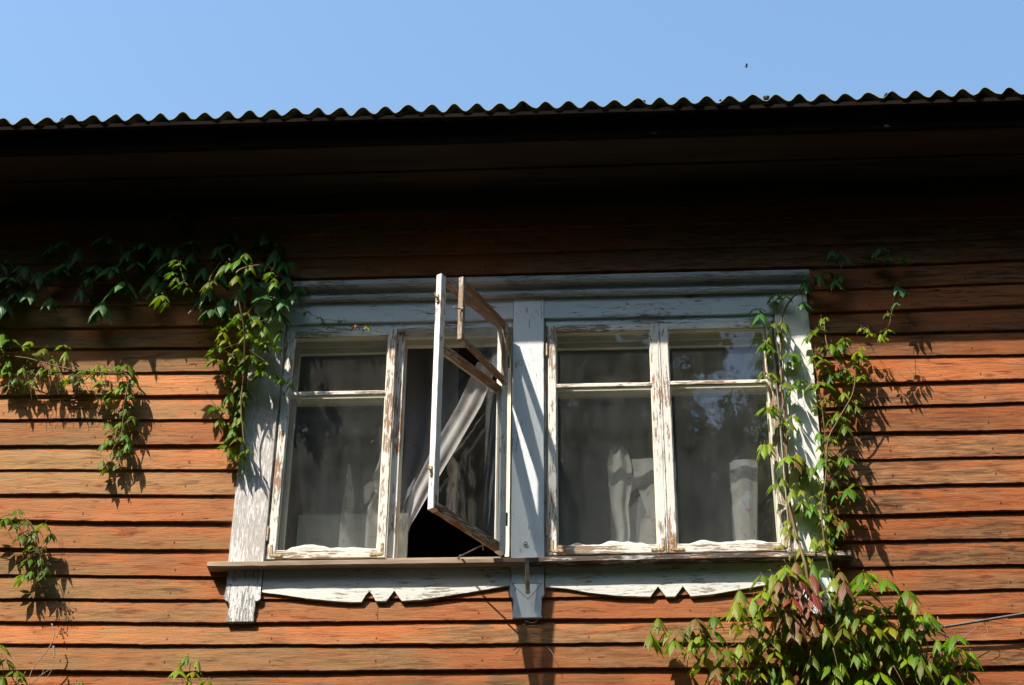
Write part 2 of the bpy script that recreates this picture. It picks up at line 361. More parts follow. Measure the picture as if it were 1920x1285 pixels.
# lower edges of the boards, read at the left edge, at x = 430, at x = 1000, at x = 1600 and at the right edge of the photograph
LIPS = [(452, 446, 427, 413, 405), (494, 486, 472, 456, 445), (534, 525, 512, 498, 486), (575, 568, 556, 541, 529), (614, 610, 598, 583, 572),
        (653, 650, 640, 624, 617.6), (698, 696, 682, 668, 663.6), (741, 740, 728, 718, 710), (785, 786, 778, 763, 753), (835, 833, 824, 810, 806),
        (880, 880, 872, 861, 854), (926, 928, 922, 912, 905), (975, 979, 974, 965, 957), (1027, 1030, 1027, 1014.5, 1008), (1077, 1080, 1075, 1063.5, 1058),
        (1122, 1124, 1121, 1111, 1104), (1165, 1168, 1161.5, 1156, 1149.5), (1207, 1209, 1206, 1205, 1200), (1256.5, 1259.5, 1254, 1250, 1248)]
XS = (0, 430, 1000, 1600, 1918); YL = .016
rows = []
for r in LIPS:
    P = [at(x, y, YL) for x, y in zip(XS, r)]; rows.append([(p.x, p.z) for p in P])
def regular(k0, sgn, ref):                  # rows outside the picture carry on with the same exposure
    out = []
    for k in range(1, k0+1): out.append([(x, z+sgn*.178*k) for x, z in ref])
    return out
above = regular(5, 1, rows[0]); below = regular(32, -1, rows[-1])
allrows = list(reversed(above)) + rows + below
def zrow(r, x):
    if x <= r[0][0]: return r[0][1]+(x-r[0][0])*.0
    for (x0, z0), (x1, z1) in zip(r, r[1:]):
        if x <= x1:
            t = (x-x0)/(x1-x0); t = t*t*(3-2*t)*.35+t*.65; return z0+(z1-z0)*t
    return r[-1][1]+(x-r[-1][0])*0.
v, f, col = [], [], []
HOLE = (.05, 3.67, -1.50, .40)
for k in range(1, len(allrows)):
    upp, low = allrows[k-1], allrows[k]
    rnd, rnd2 = random.random(), random.random(); lipo = random.uniform(-.002, .004)
    zc = (zrow(upp, 1.9)+zrow(low, 1.9))/2; fine = -2.6 < zc < 1.5
    spans = [(WX0, WX1)]
    zlo, zhi = zrow(low, 1.9), zrow(upp, 1.9)
    if zlo < HOLE[3] and zhi > HOLE[2]: spans = [(WX0, HOLE[0]), (HOLE[1], WX1)]
    for (s0, s1) in spans:
        # butt joints split a row into separate boards
        cuts = [s0] + ([at(708, 1145, 0).x] if abs(zc-(-1.79)) < .08 and len(spans) == 1 else [])
        if len(spans) == 1 and len(cuts) == 1 and not fine: cuts.append(random.uniform(-2, 6))
        cuts.append(s1)
        for a, b in zip(cuts, cuts[1:]):
            a2 = a+(.0015 if a != s0 else 0); b2 = b-(.0015 if b != s1 else 0); sd = random.uniform(0, 50)
            if a != s0: rnd, rnd2 = random.random(), random.random()
            n = max(2, int((b2-a2)/(.022 if fine else .3))); base = len(v)
            for i in range(n+1):
                x = a2+(b2-a2)*i/n
                zl = zrow(low, x)+.0055*nz(x*2.2, k*3.1)+.0032*nz(x*12, k*5.)+.0024*nz(x*50, k*7.)
                zu = zrow(upp, x)+.016
                yl = YL-lipo+.003*nz(x*1.3, k*2.7, 4); th = .0245+.003*nz(x*3, k*2., 9)
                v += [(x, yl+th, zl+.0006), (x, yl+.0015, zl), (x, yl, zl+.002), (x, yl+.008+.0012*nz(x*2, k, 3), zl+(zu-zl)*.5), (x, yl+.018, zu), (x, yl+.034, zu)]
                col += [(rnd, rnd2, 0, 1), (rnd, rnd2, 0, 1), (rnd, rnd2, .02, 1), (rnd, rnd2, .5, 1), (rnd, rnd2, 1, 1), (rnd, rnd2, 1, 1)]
            for i in range(n):
                for j in range(5): A = base+i*6+j; f.append((A, A+6, A+7, A+1))
            f.append(tuple(base+j for j in range(6))); f.append(tuple(base+n*6+5-j for j in range(6)))
me = bpy.data.meshes.new('siding'); me.from_pydata(v, [], f); me.update()
ca = me.color_attributes.new('board', 'FLOAT_COLOR', 'POINT')
for i, c in enumerate(col): ca.data[i].color = c
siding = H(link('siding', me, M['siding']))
siding['label'] = 'overlapping ochre painted boards, worn through to brown wood'

# inner shell: closed dark room behind the windows, plus the house body
g = G()
def quad(a, b, c, d): n = len(g.v); g.v += [Vector(a), Vector(b), Vector(c), Vector(d)]; g.f.append((n, n+1, n+2, n+3)); g.mi.append(0)
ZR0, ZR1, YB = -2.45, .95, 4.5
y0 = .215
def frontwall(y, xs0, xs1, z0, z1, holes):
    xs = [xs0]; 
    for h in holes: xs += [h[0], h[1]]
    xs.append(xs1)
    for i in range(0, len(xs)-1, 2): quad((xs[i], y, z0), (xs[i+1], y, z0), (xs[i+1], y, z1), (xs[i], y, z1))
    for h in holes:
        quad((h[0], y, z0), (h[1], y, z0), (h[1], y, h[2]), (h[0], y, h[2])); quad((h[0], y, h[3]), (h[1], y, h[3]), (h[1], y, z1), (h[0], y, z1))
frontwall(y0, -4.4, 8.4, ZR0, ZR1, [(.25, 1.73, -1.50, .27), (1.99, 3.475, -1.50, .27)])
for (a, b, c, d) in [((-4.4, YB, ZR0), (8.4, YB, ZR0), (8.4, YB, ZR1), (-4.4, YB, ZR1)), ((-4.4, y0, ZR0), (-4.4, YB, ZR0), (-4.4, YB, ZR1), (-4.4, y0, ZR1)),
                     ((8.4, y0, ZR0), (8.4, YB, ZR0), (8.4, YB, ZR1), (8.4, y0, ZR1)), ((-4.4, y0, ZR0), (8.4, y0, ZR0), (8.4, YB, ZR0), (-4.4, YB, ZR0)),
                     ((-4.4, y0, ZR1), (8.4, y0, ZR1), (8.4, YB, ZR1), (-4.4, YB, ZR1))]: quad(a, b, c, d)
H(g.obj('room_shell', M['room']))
g = G()
for (x0, x1, ya, yb) in [(WX0, WX0+.15, .06, 9), (WX1-.15, WX1, .06, 9), (WX0, WX1, 9, 9.15)]: g.prism([(x0, GROUND), (x1, GROUND), (x1, 3.2), (x0, 3.2)], ya, yb)
H(g.obj('side_wall', M['eave']))

# eaves
EY = -.69; per = .155
def zroof(x):                                # the roof edge is not quite level
    a = at(50, 218, EY); b = at(1900, 163, EY); return a.z+(b.z-a.z)*(x-a.x)/(b.x-a.x)
x_crest = at(980, 184, EY).x
rv, rf = [], []
amp = .032; step = per/12; nx = int((WX1-WX0+1.2)/step); SL = math.tan(math.radians(24)); rowsY = [0, .004, .05, .3, .8, 1.6, 3.0, 5.0, 6.2]
def sheet_lift(x):
    k = ((x-x_crest)/(per*5.0)) % 1.0; j = (x-x_crest) % (per*5.0)
    return 0.009 if (j < per*.55 or j > per*4.45) else 0.
for i in range(nx+1):
    x = WX0-.6+i*step; c = math.cos(2*math.pi*(x-x_crest)/per); zz = zroof(x)-amp-.004+amp*c+sheet_lift(x)+.006*nz(x*1.7, 3)+.005*nz(x*23, 9)
    ro = .016*nz(x*14, 5)+.012*nz(x*1.1, 8)
    for s_, t_ in ((0, .0), (1, -.0075)):
        for yy in rowsY:
            Yp = EY+yy+(ro if yy < .01 else 0); rv.append((x, Yp, zz+yy*SL+t_))
nr = len(rowsY)
for i in range(nx):
    A = i*nr*2; B = A+nr*2
    for j in range(nr-1):
        rf.append((A+j, B+j, B+j+1, A+j+1)); rf.append((A+nr+j, A+nr+j+1, B+nr+j+1, B+nr+j))
    rf.append((A, A+nr, B+nr, B))
me = bpy.data.meshes.new('roof'); me.from_pydata(rv, [], rf); me.update()
roof = H(link('roof', me, M['roof'], smooth=True)); roof['label'] = 'dark mossy corrugated roof sheets with a wavy edge'
g = G()                                      # chips and moss tufts on the sheet edge
for (px, py, s_) in [(1437, 172, .03), (1665, 168, .03), (1890, 164, .032), (1205, 181, .02), (760, 196, .02), (980, 186, .018), (1350, 178, .012), (1550, 178, .012), (115, 214, .015), (1772, 184, .012)]:
    p = at(px, py+9, EY+.02); g = G()
    for q in range(5):
        g.ball(p+Vector((random.uniform(-.6, .6)*s_, random.uniform(0, 1)*s_, random.uniform(-.3, .35)*s_)), s_*random.uniform(.35, .6))
    mo = g.obj('moss_tuft', M['moss']); mo.parent = roof
g = G()
def slope_beam(g, xa, xb, y, z, w, t, wd):   # follows the tilt of the roof edge
    za, zb = zroof(xa)-zroof(2), zroof(xb)-zroof(2); g.beam((xa, y, z+za), (xb, y, z+zb), w, t, wd, .003, seg=120, wob=.002)
ZC = zroof(2)
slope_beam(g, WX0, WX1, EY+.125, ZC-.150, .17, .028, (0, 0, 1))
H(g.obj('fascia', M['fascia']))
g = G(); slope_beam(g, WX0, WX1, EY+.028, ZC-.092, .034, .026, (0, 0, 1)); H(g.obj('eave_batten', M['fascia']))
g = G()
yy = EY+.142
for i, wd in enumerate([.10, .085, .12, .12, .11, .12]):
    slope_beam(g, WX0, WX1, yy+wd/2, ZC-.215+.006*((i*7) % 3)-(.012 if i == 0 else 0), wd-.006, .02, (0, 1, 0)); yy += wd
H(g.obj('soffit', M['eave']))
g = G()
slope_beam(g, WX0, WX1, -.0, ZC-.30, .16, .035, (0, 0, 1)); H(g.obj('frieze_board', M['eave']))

# ------------------------------------------------------------------ window surround (one part of the house, with its pieces below it)
ZS = -1.535; ZT = .455
surround = empty('window_surround', (0, 0, 0)); H(surround); surround['label'] = 'carved white painted surround that joins both windows'
def piece(g, name, mat, par=surround, label=None):
    o = g.obj(name, mat); o.parent = par
    if label: o['label'] = label
    return o
def board(name, x0, x1, y0, y1, z0, z1, mat, label=None, par=surround):
    g = G(); g.box(x0, x1, y0, y1, z0, z1); return piece(g, name, mat, par, label)
board('casing_board', 0, .222, 0, .05, ZS, ZT, M['casing_left'], 'grey weathered upright board with flecks of white paint')
board('casing_board', 1.7585, 1.963, 0, .05, ZS, ZT, M['casing'], 'bluish white middle board between the two windows')
board('casing_board', 3.498, 3.72, 0, .05, ZS, ZT, M['casing_right'], 'white upright board behind the creeper')
board('header_board', .224, 1.7565, .003, .045, .291, ZT-.001, M['header'])
board('header_board', 1.965, 3.496, .003, .045, .291, ZT-.001, M['header2'], 'cracked and flaking header board')
g = G()
prof = [(.05, .456), (-.014, .456), (-.030, .462), (-.033, .478), (-.026, .492), (-.014, .503), (-.013, .520), (-.022, .538), (-.040, .549), (-.056, .553), (-.060, .560), (-.060, .590), (-.056, .600), (.05, .612)]
x0, x1, n = -.025, 3.745, 110
for i in range(n+1):
    x = x0+(x1-x0)*i/n
    for j, (y, z) in enumerate(prof): g.v.append(Vector((x, y+.0015*nz(x*8, j, 2), z+.0018*nz(x*6, j*.7, 1)+.0012*nz(x*33, j, 5))))
np_ = len(prof)
for i in range(n):
    for j in range(np_):
        j2 = (j+1) % np_; A = i*np_; g.f.append((A+j, A+j2, A+np_+j2, A+np_+j)); g.mi.append(0)
g.f.append(tuple(range(np_))); g.f.append(tuple(n*np_+j for j in reversed(range(np_)))); g.mi += [0, 0]
piece(g, 'cornice', M['cornice'])
# sill boards
def sill_z(px, py): return at(px, py, -.1).z
g = G(); a = at(388.6, 1057.5, -.06); b = at(951, 1050, -.06); c = at(1596, 1036.5, -.06)
g.beam((a.x, -.003, a.z-.002), (1.86, -.003, b.z-.002), .114, .034, (0, 1, 0), .004, wob=.003); piece(g, 'window_sill', M['sill'], label='bare brown sill board jutting out past the casing')
g = G(); g.beam((1.861, -.003, b.z-.003), (c.x, -.003, c.z-.003), .117, .036, (0, 1, 0), .004, wob=.003); piece(g, 'window_sill', M['sill_right'], label='dark sill board with remains of white paint')
# aprons with the notched scallop
def apron(ptsbot, xa, xb, par=surround):
    g = G(); pts = []
    for (px, py) in ptsbot: p = at(px, py, .004); pts.append((p.x, p.z))
    dense = []
    for (p, q) in zip(pts, pts[1:]):
        n = max(1, int(abs(q[0]-p[0])/.03))
        for i in range(n):
            t = i/n; x = p[0]+(q[0]-p[0])*t; dense.append((x, p[1]+(q[1]-p[1])*t+.0015*nz(x*30, 2)))
    dense.append(pts[-1]); zt = ZS-.012
    poly = [(xa, zt)]+[(xa, pts[0][1])]+[(x, z) for x, z in dense if xa < x < xb]+[(xb, pts[-1][1]), (xb, zt)]
    # vertical slices so that the outline may be concave
    xs = [q[0] for q in poly[1:-1]]; zs = [q[1] for q in poly[1:-1]]
    for i, (x, z) in enumerate(zip(xs, zs)): g.v += [Vector((x, .004, zt)), Vector((x, .004, z)), Vector((x, .036, z)), Vector((x, .036, zt))]
    for i in range(len(xs)-1):
        A = i*4
        for j in range(4): j2 = (j+1) % 4; g.f.append((A+j, A+4+j, A+4+j2, A+j2)); g.mi.append(0)
    g.f.append((0, 1, 2, 3)); A = (len(xs)-1)*4; g.f.append((A+3, A+2, A+1, A)); g.mi += [0, 0]
    return piece(g, 'apron_board', M['apron'], par)
def r2(x, y): return 380+x/2.909, 800+y/2.909
def r4(x, y): return 940+x/2.743, 840+y/2.743
L = [r2(305, 902), r2(420, 915), r2(560, 936), r2(700, 950), r2(800, 957), r2(866, 957), r2(888, 920), r2(910, 896), r2(928, 922), r2(944, 951), r2(1000, 952), r2(1022, 925), r2(1045, 894), r2(1066, 925), r2(1086, 950), r2(1200, 944), r2(1350, 920), r2(1500, 896), r2(1665, 866)]
apron(L, .228, 1.752)
Rr = [r4(216, 714), r4(330, 722), r4(450, 744), r4(600, 760), r4(766, 765), r4(786, 738), r4(806, 712), r4(826, 738), r4(846, 764), r4(894, 764), r4(914, 738), r4(933, 710), r4(954, 738), r4(974, 763), r4(1090, 752), r4(1230, 727), r4(1400, 697), r4(1560, 676)]
apron(Rr, 1.97, 3.49)
# brackets
def bracket(xa, xb, name='sill_bracket', mat=None, inset=1., label=None):
    g = G(); zt = ZS-.012; w = xb-xa
    # as slices left-right in rows (symmetric outline)
    rowsz = [(zt, xa, xb), (-1.68, xa-.003, xb-.001), (-1.742, xa-.006, xb+.002), (-1.755, xa+.012, xb-.012), (-1.760, xa+.024, xb-.030), (-1.80, xa+.032, xb-.026), (-1.85, xa+.026, xb-.030), (-1.893, xa+.02, xb-.026)]
    rowsz = [(z, xa+(p-xa)*(inset if p > xa else 1), xb+(q-xb)*(inset if q < xb else 1)) for z, p, q in rowsz]
    fine_rows = []
    for (z0_, a0, b0), (z1_, a1, b1) in zip(rowsz, rowsz[1:]):
        n = max(1, int((z0_-z1_)/.012))
        for i in range(n): t = i/n; fine_rows.append((z0_+(z1_-z0_)*t, a0+(a1-a0)*t, b0+(b1-b0)*t))
    fine_rows.append(rowsz[-1])
    for (z, a_, b_) in fine_rows:
        j = .0022*nz(z*60, xa*9); k = .0022*nz(z*70, xa*5+3)
        g.v += [Vector((a_+j, -.004, z)), Vector((b_+k, -.004, z)), Vector((b_+k, .036, z)), Vector((a_+j, .036, z))]
    for i in range(len(fine_rows)-1):
        A = i*4
        for j in range(4): j2 = (j+1) % 4; g.f.append((A+j, A+4+j, A+4+j2, A+j2)); g.mi.append(0)
    g.f.append((0, 1, 2, 3)); A = (len(fine_rows)-1)*4; g.f.append((A+3, A+2, A+1, A)); g.mi += [0, 0]
    o = piece(g, name, mat or M['bracket'], label=label)
bracket(.006, .222, label='flaking white bracket under the left end of the sill')
bracket(1.758, 1.963, mat=M['casing'], inset=.6, label='bluish white bracket under the middle of the sill')
bracket(3.50, 3.716, mat=M['casing'], label='white bracket behind the creeper')
g = G()
for (a, b) in [((1685, 858), (1775, 942)), ((1775, 942), (1852, 856)), ((1685, 856), (1852, 854))]:
    p = at(*r2(*a), -.0045); q = at(*r2(*b), -.0045); g.beam(p, q, .003, .0016, (0, 0, 1), .0004, seg=4, wob=0)
piece(g, 'carved_triangle', M['iron'])

# ------------------------------------------------------------------ windows
ZB, ZW = -1.465, .234                       # foot and head of the sashes
def L_iron(g, x, z, sx, sz, y): 
    g.box(min(x, x+sx*.075), max(x, x+sx*.075), y-.003, y+.001, z-.009, z+.009); 
    g.box(x-.009, x+.009, y-.0034, y+.0008, min(z, z+sz*.075), max(z, z+sz*.075))
    for q in (.015, .04, .065): g.ball((x+sx*q, y-.003, z), .0035); g.ball((x, y-.003, z+sz*q), .0035)
def pane(g, x0, x1, z0, z1, y):
    n = len(g.v); g.v += [Vector((x0, y, z0)), Vector((x1, y, z0)), Vector((x1, y, z1)), Vector((x0, y, z1))]; g.f.append((n, n+1, n+2, n+3)); g.mi.append(0)
def sash(parent, x0, x1, zmid, yf=.010, stl=.052, strr=.052, irons=True, name='sash'):
    g = G(); T = .042
    g.box(x0, x0+stl, yf, yf+T, ZB, ZW, mi=0); g.box(x1-strr, x1, yf, yf+T, ZB, ZW, mi=0)
    g.box(x0+stl, x1-strr, yf+.001, yf+T, ZW-.048, ZW-.001, mi=1); g.box(x0+stl, x1-strr, yf+.001, yf+T, ZB+.001, ZB+.058, mi=1)
    g.box(x0+stl, x1-strr, yf+.004, yf+T, zmid-.013, zmid+.013, mi=1)
    # putty beads round the panes
    for (za, zb) in ((ZB+.058, zmid-.013), (zmid+.013, ZW-.048)):
        for (xa, xb) in ((x0+stl, x0+stl+.007), (x1-strr-.007, x1-strr)): g.box(xa, xb, yf+.012, yf+.030, za, zb, mi=2)
        for (z1_, z2_) in ((za, za+.007), (zb-.007, zb)): g.box(x0+stl, x1-strr, yf+.012, yf+.030, z1_, z2_, mi=2)
    o = g.obj(name, [M['sash'], M['sash_rail'], M['cream']]); o.parent = parent
    for (za, zb) in ((ZB+.058, zmid-.013), (zmid+.013, ZW-.048)):
        g = G(); pane(g, x0+stl-.003, x1-strr+.003, za-.003, zb+.003, yf+.027); q = g.obj('pane', M['glass']); q.parent = parent
    if irons:
        for sx, xx in ((1, x0+.022), (-1, x1-.022)):
            for sz, zz in ((1, ZB+.022),):
                g = G(); L_iron(g, xx, zz, sx, sz, yf-.001); q = g.obj('corner_iron', M['rust']); q.parent = parent
    return o
def hinge(parent, x, z, y=.006):
    g = G(); g.tube([(x, y, z-.045), (x, y, z+.045)], .0065, 8); g.ball((x, y, z+.048), .0068); g.ball((x, y, z-.048), .0068)
    o = g.obj('hinge', M['rust']); o.parent = parent; return o
def bay(X0, X1, xpost, zmidi):
    wdw = empty('window', (0, 0, 0)); H(wdw)
    g = G(); yF = .020
    for nm, bb, mm in (('frame_jamb', (X0-.001, X0+.013, yF, .12, ZS+.02, .30), 'frame'), ('frame_jamb', (X1-.013, X1+.001, yF, .12, ZS+.02, .30), 'frame'),
                       ('frame_head', (X0+.013, X1-.013, yF+.001, .12, ZW+.003, .300), 'header2'), ('frame_foot', (X0+.013, X1-.013, yF+.001, .12, ZS+.018, ZB-.003), 'sill')):
        g = G(); g.box(*bb); o = g.obj(nm, M[mm]); o.parent = wdw
    g = G(); g.box(xpost-.026, xpost+.026, .0535, .12, ZB-.002, ZW+.002); o = g.obj('middle_post', M['sash']); o.parent = wdw
    # cream reveals and the inner window frame
    g = G()
    g.box(X0-.01, X0+.012, .1205, .26, ZS+.02, .30); g.box(X1-.012, X1+.01, .1205, .26, ZS+.02, .30)
    g.box(X0+.012, X1-.012, .1205, .26, .238, .262); g.box(X0+.012, X1-.012, .1205, .30, ZS+.02, ZB-.012)
    yi = .150
    g.box(X0+.012, X0+.048, yi, yi+.04, ZB+.012, .238); g.box(X1-.048, X1-.012, yi, yi+.04, ZB+.012, .238)
    g.box(X0+.048, X1-.048, yi, yi+.04, .190, .238)
    g.box(xpost-.03, xpost+.03, yi, yi+.04, ZB+.012, .190)
    o = g.obj('inner_frame', M['cream']); o.parent = wdw
    return wdw
def inner_sash(wdw, x0, x1, zmid):
    g = G(); y = .152; z0, z1 = ZB+.02, .188
    g.box(x0, x0+.035, y+.002, y+.035, z0, z1); g.box(x1-.035, x1, y+.002, y+.035, z0, z1)
    g.box(x0+.035, x1-.035, y+.003, y+.035, z1-.045, z1); g.box(x0+.035, x1-.035, y+.003, y+.035, z0, z0+.05); g.box(x0+.035, x1-.035, y-.04, y+.055, zmid-.018, zmid+.024)
    o = g.obj('inner_sash', M['cream']); o.parent = wdw
    g = G(); pane(g, x0+.03, x1-.03, z0+.045, z1-.04, y+.02); o = g.obj('inner_pane', M['glass_in']); o.parent = wdw
    return o
zmL = at(630, 735, 0).z; zmR = at(1130, 720, 0).z; zmR2 = at(1350, 714.5, 0).z
wl = bay(.222, 1.7585, 1.004, 0); wl['label'] = 'left window with its right sash swung wide open'
sash(wl, .237, .976, zmL); inner_sash(wl, .275, .972, zmL+.033)
hinge(wl, .2305, at(505, 1000, 0).z); hinge(wl, .2305, at(530, 640, 0).z)
wr = bay(1.963, 3.498, 2.728, 0); wr['label'] = 'right window with both sashes shut'
sash(wr, 1.990, 2.718, zmR); sash(wr, 2.731, 3.470, zmR2)
inner_sash(wr, 2.012, 2.70, zmR+.033); inner_sash(wr, 2.758, 3.448, zmR2+.033)
hinge(wr, 1.982, at(1028, 990, 0).z); hinge(wr, 1.982, at(1027, 655, 0).z); hinge(wr, 3.478, at(1475, 990, 0).z)
g = G(); g.box(2.7195, 2.7305, .006, .05, ZB, ZW); q = g.obj('cover_strip', M['sash']); q.parent = wr
# ---- open sash, built in its own frame: hinge line at the origin, sash running to -x
TH = 1.001; Wd = .735
osash = empty('open_sash', (1.727, -.002, 0)); osash.rotation_euler = (0, 0, TH)
osash.parent = wl; osash['label'] = 'white sash swung outward on its right hinges'
def sub(g, name, mat, label=None):          # pieces of the open sash carry its place in their own mesh placement
    o = g.obj(name, mat); o.parent = wl; o.location = osash.location; o.rotation_euler = osash.rotation_euler
    if label: o['label'] = label
    return o
bpy.data.objects.remove(osash)
class _L: pass
osash = _L(); osash.location = Vector((1.727, -.002, 0)); osash.rotation_euler = (0, 0, TH)
T = .042; zmO = at(1130, 722, 0).z-.045
# local: x from -Wd (free end) to 0 (hinge); y<0 is the outer face when closed
g = G(); g.box(-Wd, -Wd+.052, 0, T, ZB, ZW); g.box(-.068, 0, 0, T, ZB, ZW, mi=0)
g.box(-Wd+.052, -.068, .001, T, ZB+.001, ZB+.058, mi=1); g.box(-Wd+.052, -.068, .001, T, ZW-.045, ZW-.001, mi=1)
g.box(-Wd+.052, -.068, .001, T, zmO-.017, zmO+.017, mi=1)
for (xa, xb) in ((-Wd+.052, -Wd+.059), (-.075, -.068)): g.box(xa, xb, .012, .030, ZB+.058, zmO-.017, mi=2)
g.box(-Wd+.06, -.076, .012, .030, ZB+.058, ZB+.066, mi=2); g.box(-Wd+.06, -.076, T, T+.008, zmO-.03, zmO-.016, mi=2)
sub(g, 'sash', [M['open_stile'], M['bare_rail'], M['cream']], 'white sash swung outward with bare brown lower rail')
g = G(); pane(g, -Wd+.05, -.066, ZB+.056, zmO-.015, .027); sub(g, 'pane', M['glass'])
g = G(); L_iron(g, -Wd+.02, ZB+.02, 1, 1, -.001); sub(g, 'corner_iron', M['iron'])
for zz in (at(825, 562, -.6).z, at(812, 885, -.6).z):     # catches on the free stile
    g = G(); g.box(-Wd-.012, -Wd-.001, .012, .030, zz-.03, zz+.03); g.tube([(-Wd-.004, .02, zz), (-Wd-.028, .02, zz+.004), (-Wd-.032, .02, zz+.03)], .005, 6)
    sub(g, 'catch', M['rust'])
for zz in (-1.22, -.05): 
    g = G(); g.tube([(.006, 0, zz-.045), (.006, 0, zz+.045)], .0065, 8); sub(g, 'hinge', M['iron'])
# ---- the small vent pane in the upper part, opened further than the sash
TV = 1.135; vW = .615; hx = -.055           # hinge near the sash's hinge stile
z0, z1 = zmO+.022, ZW-.030
g = G(); T2 = .034
g.box(-vW, -vW+.036, 0, T2, z0, z1); g.box(-.036, 0, 0, T2, z0, z1)
g.box(-vW+.036, -.036, .001, T2, z1-.034, z1-.001, mi=1); g.box(-vW+.036, -.036, .001, T2, z0+.001, z0+.036, mi=1)
def vent(g, name, mat, label=None):
    o = g.obj(name, mat); o.parent = wl
    base = Matrix.Translation(osash.location) @ Matrix.Rotation(TH, 4, 'Z') @ Matrix.Translation((hx, -.004, 0)) @ Matrix.Rotation(TV-TH, 4, 'Z') @ Matrix.Translation((0, -T2, 0))
    o.matrix_local = base
    if label: o['label'] = label
    return o
VENTM = paint('bare_vent_wood', 'z', .86, undershare=.3, wood=(.30, .22, .155), seed=18, col=(.60, .57, .5))
vent(g, 'vent_sash', [VENTM, M['bare_rail']], 'small bare wood vent pane hanging open in the sash')
g = G(); pane(g, -vW+.033, -.033, z0+.033, z1-.031, .018); vent(g, 'pane', M['glass'])
g = G(); zz = z0+.22; g.tube([(-vW+.003, .0, zz), (-vW-.02, .022, zz), (-vW-.055, .03, zz-.008)], .005, 6); g.ball((-vW-.002, 0, zz), .009); vent(g, 'catch', M['rust'])
# ---- stay hook from the sill to the sash
a = at(862, 1044, -.06); c_ = math.cos(TH); s_ = math.sin(TH)
b = Vector((1.727-.30*c_*1., -.002-.30*s_, ZB-.004)); b2 = at(905, 1022, b.y)
g = G(); g.tube([a, Vector((b2.x, b.y, b2.z)), Vector((b2.x+.004, b.y, b2.z-.035))], .0055, 6); g.tube([a+Vector((-.012, 0, -.012)), a, a+Vector((.008, 0, .012))], .006, 6)
q = g.obj('stay_hook', M['iron']); q.parent = wl; q['label'] = 'thin iron hook that holds the open sash'

# ------------------------------------------------------------------ things in and behind the windows
def cotton(px0, px1, py, lab):
    a = at(px0, py, .09); b = at(px1, py, .09); g = G(); n = 34; pts = 10
    for i in range(n+1):
        t = i/n; x = a.x+(b.x-a.x)*t; e = min(1, 6*t, 6*(1-t))**.5; h = (.020+.014*nz(x*6, px0)+.010*nz(x*15, 4))*e+.002
        if px0 < 900: h += .014*math.exp(-((t-.27)/.18)**2)
        for j in range(pts):
            an = 2*math.pi*j/pts; g.v.append(Vector((x, .088+.036*math.cos(an)*e, -1.398+max(-.018, h*math.sin(an)*1.2+h*.6+.001*nz(x*30, j)))))
    for i in range(n):
        for j in range(pts): A = i*pts; j2 = (j+1) % pts; g.f.append((A+j, A+j2, A+pts+j2, A+pts+j)); g.mi.append(0)
    g.f.append(tuple(range(pts))); g.f.append(tuple(n*pts+j for j in range(pts))); g.mi += [0, 0]
    tag(g.obj('cotton_roll', M['cotton'], smooth=True), lab, 'cotton roll', 'cotton rolls laid between the panes')
cotton(531, 704, 1028, 'lumpy white cotton roll at the foot of the leftmost closed sash')
cotton(1052, 1225, 1020, 'thin white cotton roll at the foot of the pane right of the middle board')
cotton(1282, 1455, 1018, 'thin white cotton roll at the foot of the pane beside the creeper')

def curtain(name, pts_rows, Y, mat, label, fold=.02, freq=26., group=None, seed=0., ny=36):
    """cloth between a left and a right boundary given down the photograph: rows of (py, pxl, pxr)"""
    g = G(); nx = 60; rows_ = []
    for i in range(ny+1):
        t = i/ny*(len(pts_rows)-1); k = min(int(t), len(pts_rows)-2); u = t-k
        A, B = pts_rows[k], pts_rows[k+1]; rows_.append([A[q]+(B[q]-A[q])*u for q in range(3)])
    for i, (py, l, r) in enumerate(rows_):
        pl = at(l, py, Y); pr_ = at(r, py, Y)
        for j in range(nx+1):
            t = j/nx; p = pl.lerp(pr_, t); ph = t*freq+seed+.8*nz(t*3, i/ny*2, seed)
            y = Y+fold*math.sin(ph)+fold*.6*nz(t*freq*.35, i/ny*1.5, seed+4)
            g.v.append(Vector((p.x, y, p.z)))
    for i in range(ny):
        for j in range(nx): A = i*(nx+1)+j; g.f.append((A, A+1, A+nx+2, A+nx+1)); g.mi.append(0)
    o = g.obj(name, mat, smooth=True); return tag(o, label, 'curtain', group)
GC = 'tulle curtains behind the windows'
curtain('curtain', [(600, 545, 735), (780, 552, 735), (900, 560, 735), (1070, 580, 735)], .36, M['tulle'], 'grey see-through curtain behind the leftmost closed sash', .016, 20, GC, 1)
curtain('curtain', [(600, 742, 860), (800, 742, 860), (850, 742, 838), (900, 740, 808), (960, 738, 770), (1000, 736, 748)], .36, M['tulle'], 'floral curtain behind the left of the open sash', .014, 16, GC, 2)
curtain('curtain', [(600, 1030, 1262), (800, 1030, 1250), (1070, 1035, 1245)], .34, M['tulle'], 'floral curtain behind the pane right of the middle board', .020, 17, GC, 3)
curtain('curtain', [(600, 1255, 1420), (1070, 1265, 1422)], .34, M['tulle'], 'floral curtain behind the pane beside the creeper with a dark gap on its right', .020, 15, GC, 4)
curtain('curtain', [(680, 895, 935), (760, 858, 903), (840, 812, 856), (920, 772, 808), (985, 755, 770), (1015, 752, 760)], .138, M['tulle_dense'], 'white tulle swept aside in a slanting band behind the open sash', .006, 11, GC, 5)
curtain('curtain', [(836, 1154, 1168), (846, 1144, 1177), (870, 1139, 1184), (900, 1140, 1186), (950, 1146, 1178), (1000, 1155, 1182), (1060, 1150, 1172)], .29, M['tulle_dense'], 'pale gathered end of tulle hanging in the pane right of the middle board', .008, 9, GC, 6)
